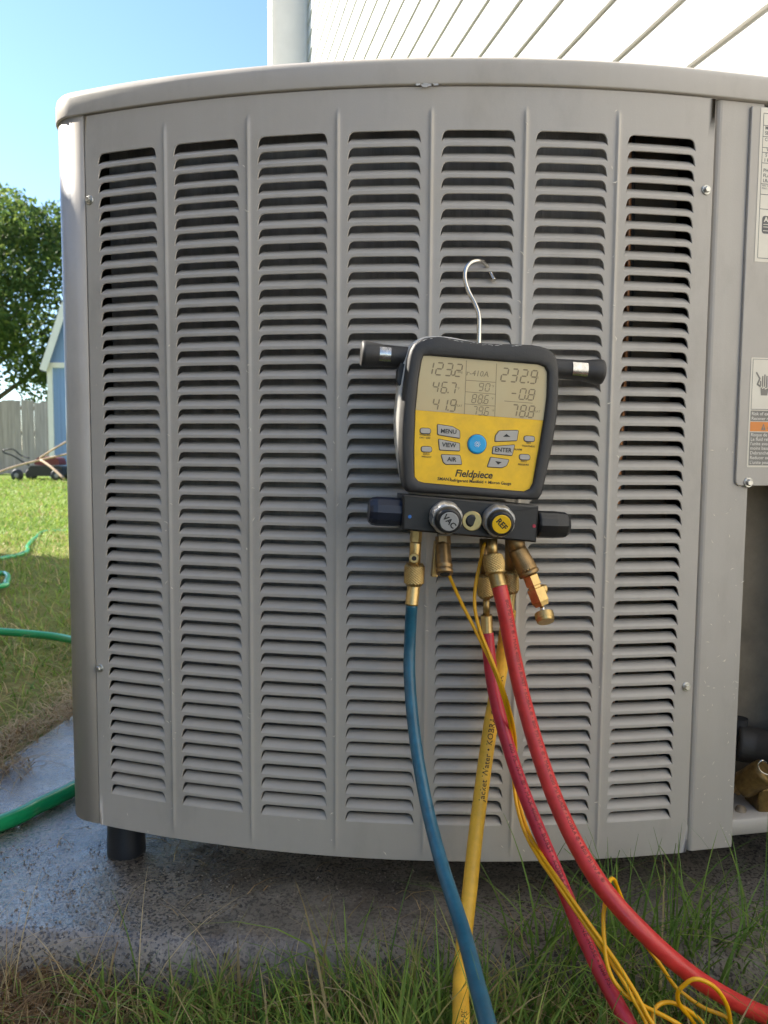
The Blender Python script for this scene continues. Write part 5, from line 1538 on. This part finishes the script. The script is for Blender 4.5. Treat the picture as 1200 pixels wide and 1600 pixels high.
# far lawn
n = 60000
X = rng.uniform(-11, 1.5, n); Yv = rng.uniform(5.0, 14.6, n)
P = np.stack([X, Yv], 1)
blades("far_lawn_grass", np.column_stack([P, zg(P) - 0.004]), rng.gamma(6, 0.007, n), rng.uniform(0.3, 1.4, n), rng.uniform(0.010, 0.020, n), M_grass,
       np.where(rng.uniform(0, 1, n) < 0.14, rng.uniform(0.7, 0.9, n), np.clip(rng.normal(0.50, 0.14, n), 0, 0.66)), seg=2)
# straw washed up along the left edge of the pad
n = 3600
t = rng.uniform(-0.1, 1.5, n)
off = rng.normal(0, 0.035, n)
P = np.array([PAD_O.x, PAD_O.y]) + np.outer(t, [PAD_Y.x, PAD_Y.y]) + np.outer(off - 0.005, [PAD_X.x, PAD_X.y])
P[:, 0] += 0.03 * np.sin(t * 17) + 0.02 * np.sin(t * 41)
zz_ = np.where(off > 0.0, Z_SLAB - 0.002, -0.62) + rng.uniform(0, 0.014, n)
blades("washed_straw", np.column_stack([P, zz_]), rng.uniform(0.02, 0.065, n), rng.uniform(1.6, 2.3, n), rng.uniform(0.0012, 0.0026, n), M_straw, np.clip(rng.normal(0.66, 0.2, n), 0, 1), seg=3)
# clippings scattered on the pad and stuck to the cabinet
n = 90
st = np.column_stack([rng.uniform(0.10, 1.2, n), rng.uniform(0.015, 0.35, n)])
P = np.array([PAD_O.x, PAD_O.y]) + np.outer(st[:, 0], [PAD_X.x, PAD_X.y]) + np.outer(st[:, 1], [PAD_Y.x, PAD_Y.y])
blades("pad_clippings", np.column_stack([P, np.full(n, Z_SLAB + 0.001)]), rng.uniform(0.008, 0.035, n), rng.uniform(2.0, 2.35, n), rng.uniform(0.0010, 0.0020, n), M_straw, rng.uniform(0.3, 1, n), seg=3)
mb = MB()
def fleck(p, t, nrm, l, w):
    b = nrm.cross(t).normalized()
    a = p - t * l / 2; c = p + t * l / 2
    mid = p + nrm * l * 0.12 + b * random.uniform(-0.2, 0.2) * l
    mb.add([a + nrm * .0005, mid - b * w, c + nrm * .0005, mid + b * w], [(0, 1, 2, 3)], 0)
for k in range(85):
    u = random.uniform(U0 + 0.01, U1 - 0.01); z = ZP0 + 0.95 * random.random() ** 1.3
    th = u / RR; nn = Vector((sin(th), -cos(th), 0)); a = random.uniform(0, pi)
    if min(abs(u - c) for c in COLS) < HW and ZL0 < z < 0.39: u = COLS[random.randrange(6)] + 0.0564 + random.uniform(-0.006, 0.006); th = u / RR
    fleck(S(u, z, 0.0024), Vector((cos(th) * cos(a), sin(th) * cos(a), sin(a))), nn, random.uniform(0.002, 0.008), random.uniform(0.0003, 0.0009))
for k in range(55):
    s = random.uniform(0.014, 0.068); z = -0.52 + 0.55 * random.random() ** 1.2; a = random.uniform(0, pi)
    fleck(R3(s, -0.0022, z), TR * cos(a) + Vector((0, 0, sin(a))), NR, random.uniform(0.002, 0.007), random.uniform(0.0003, 0.0007))
tag(mb.build("stuck_clippings", M_label), kind="stuff")

# soil crumbs and leaf litter banked against the front lip of the pad
mb = MB()
M_soil = mat("soil_crumbs", (0.085, 0.060, 0.040), 0.95, var=0.5, vscale=90, bump=0.3)
for k in range(2600):
    s_ = random.uniform(0.0, 1.75); t_ = random.gauss(-0.016, 0.012)
    p = PAD_O + PAD_X * s_ + PAD_Y * t_
    if s_ > 1.25: t_ = random.uniform(0, 0.16); p = PAD_O + PAD_X * s_ + PAD_Y * t_
    elif random.random() < 0.02: t_ = abs(random.gauss(0, 0.10)); p = PAD_O + PAD_X * s_ + PAD_Y * t_
    d = min(t_, 0.045)
    z = Z_SLAB - 0.055 * max(0, (1 - d / 0.045)) ** 2.4 if d > 0 else -0.643
    r = random.uniform(0.0008, 0.0042) * (0.5 if d >= 0.045 else 1)
    c = Vector((p.x, p.y, z + r * 0.2))
    R_ = Matrix.Rotation(random.uniform(0, 6.28), 3, 'Z') @ Matrix.Rotation(random.uniform(0, 6.28), 3, 'X')
    vs = [c + R_ @ (Vector(v) * r * random.uniform(0.7, 1.3)) for v in ((1, 0, 0), (-1, 0, 0), (0, 1, 0), (0, -1, 0), (0, 0, 0.8), (0, 0, -0.8))]
    mb.add(vs, [(0, 2, 4), (2, 1, 4), (1, 3, 4), (3, 0, 4), (2, 0, 5), (1, 2, 5), (3, 1, 5), (0, 3, 5)], 0, False)
tag(mb.build("soil_crumbs", M_soil), kind="stuff")
# grit: grains of aggregate standing out of the worn concrete
mb = MB()
for k in range(5200):
    s_ = random.uniform(0.06, 1.6); t_ = 0.02 + abs(random.gauss(0, 0.16))
    if t_ > 0.6: continue
    p = PAD_O + PAD_X * s_ + PAD_Y * t_
    d = min(t_, 0.045)
    z = Z_SLAB - 0.055 * (1 - d / 0.045) ** 2.4
    r = random.uniform(0.0006, 0.0019)
    c = Vector((p.x, p.y, z + random.uniform(-0.2, 0.3) * r))
    R_ = Matrix.Rotation(random.uniform(0, 6.28), 3, 'Z') @ Matrix.Rotation(random.uniform(-0.4, 0.4), 3, 'X')
    vs = [c + R_ @ (Vector(v) * r * random.uniform(0.7, 1.3)) for v in ((1, 0, 0), (-1, 0, 0), (0, 1, 0), (0, -1, 0), (0, 0, 0.7), (0, 0, -0.7))]
    mb.add(vs, [(0, 2, 4), (2, 1, 4), (1, 3, 4), (3, 0, 4), (2, 0, 5), (1, 2, 5), (3, 1, 5), (0, 3, 5)], 0, False)
tag(mb.build("grit", mat("grit", (0.06, 0.048, 0.038), 0.35, var=0.3, vscale=160, col2=(0.34, 0.29, 0.23))), kind="stuff")
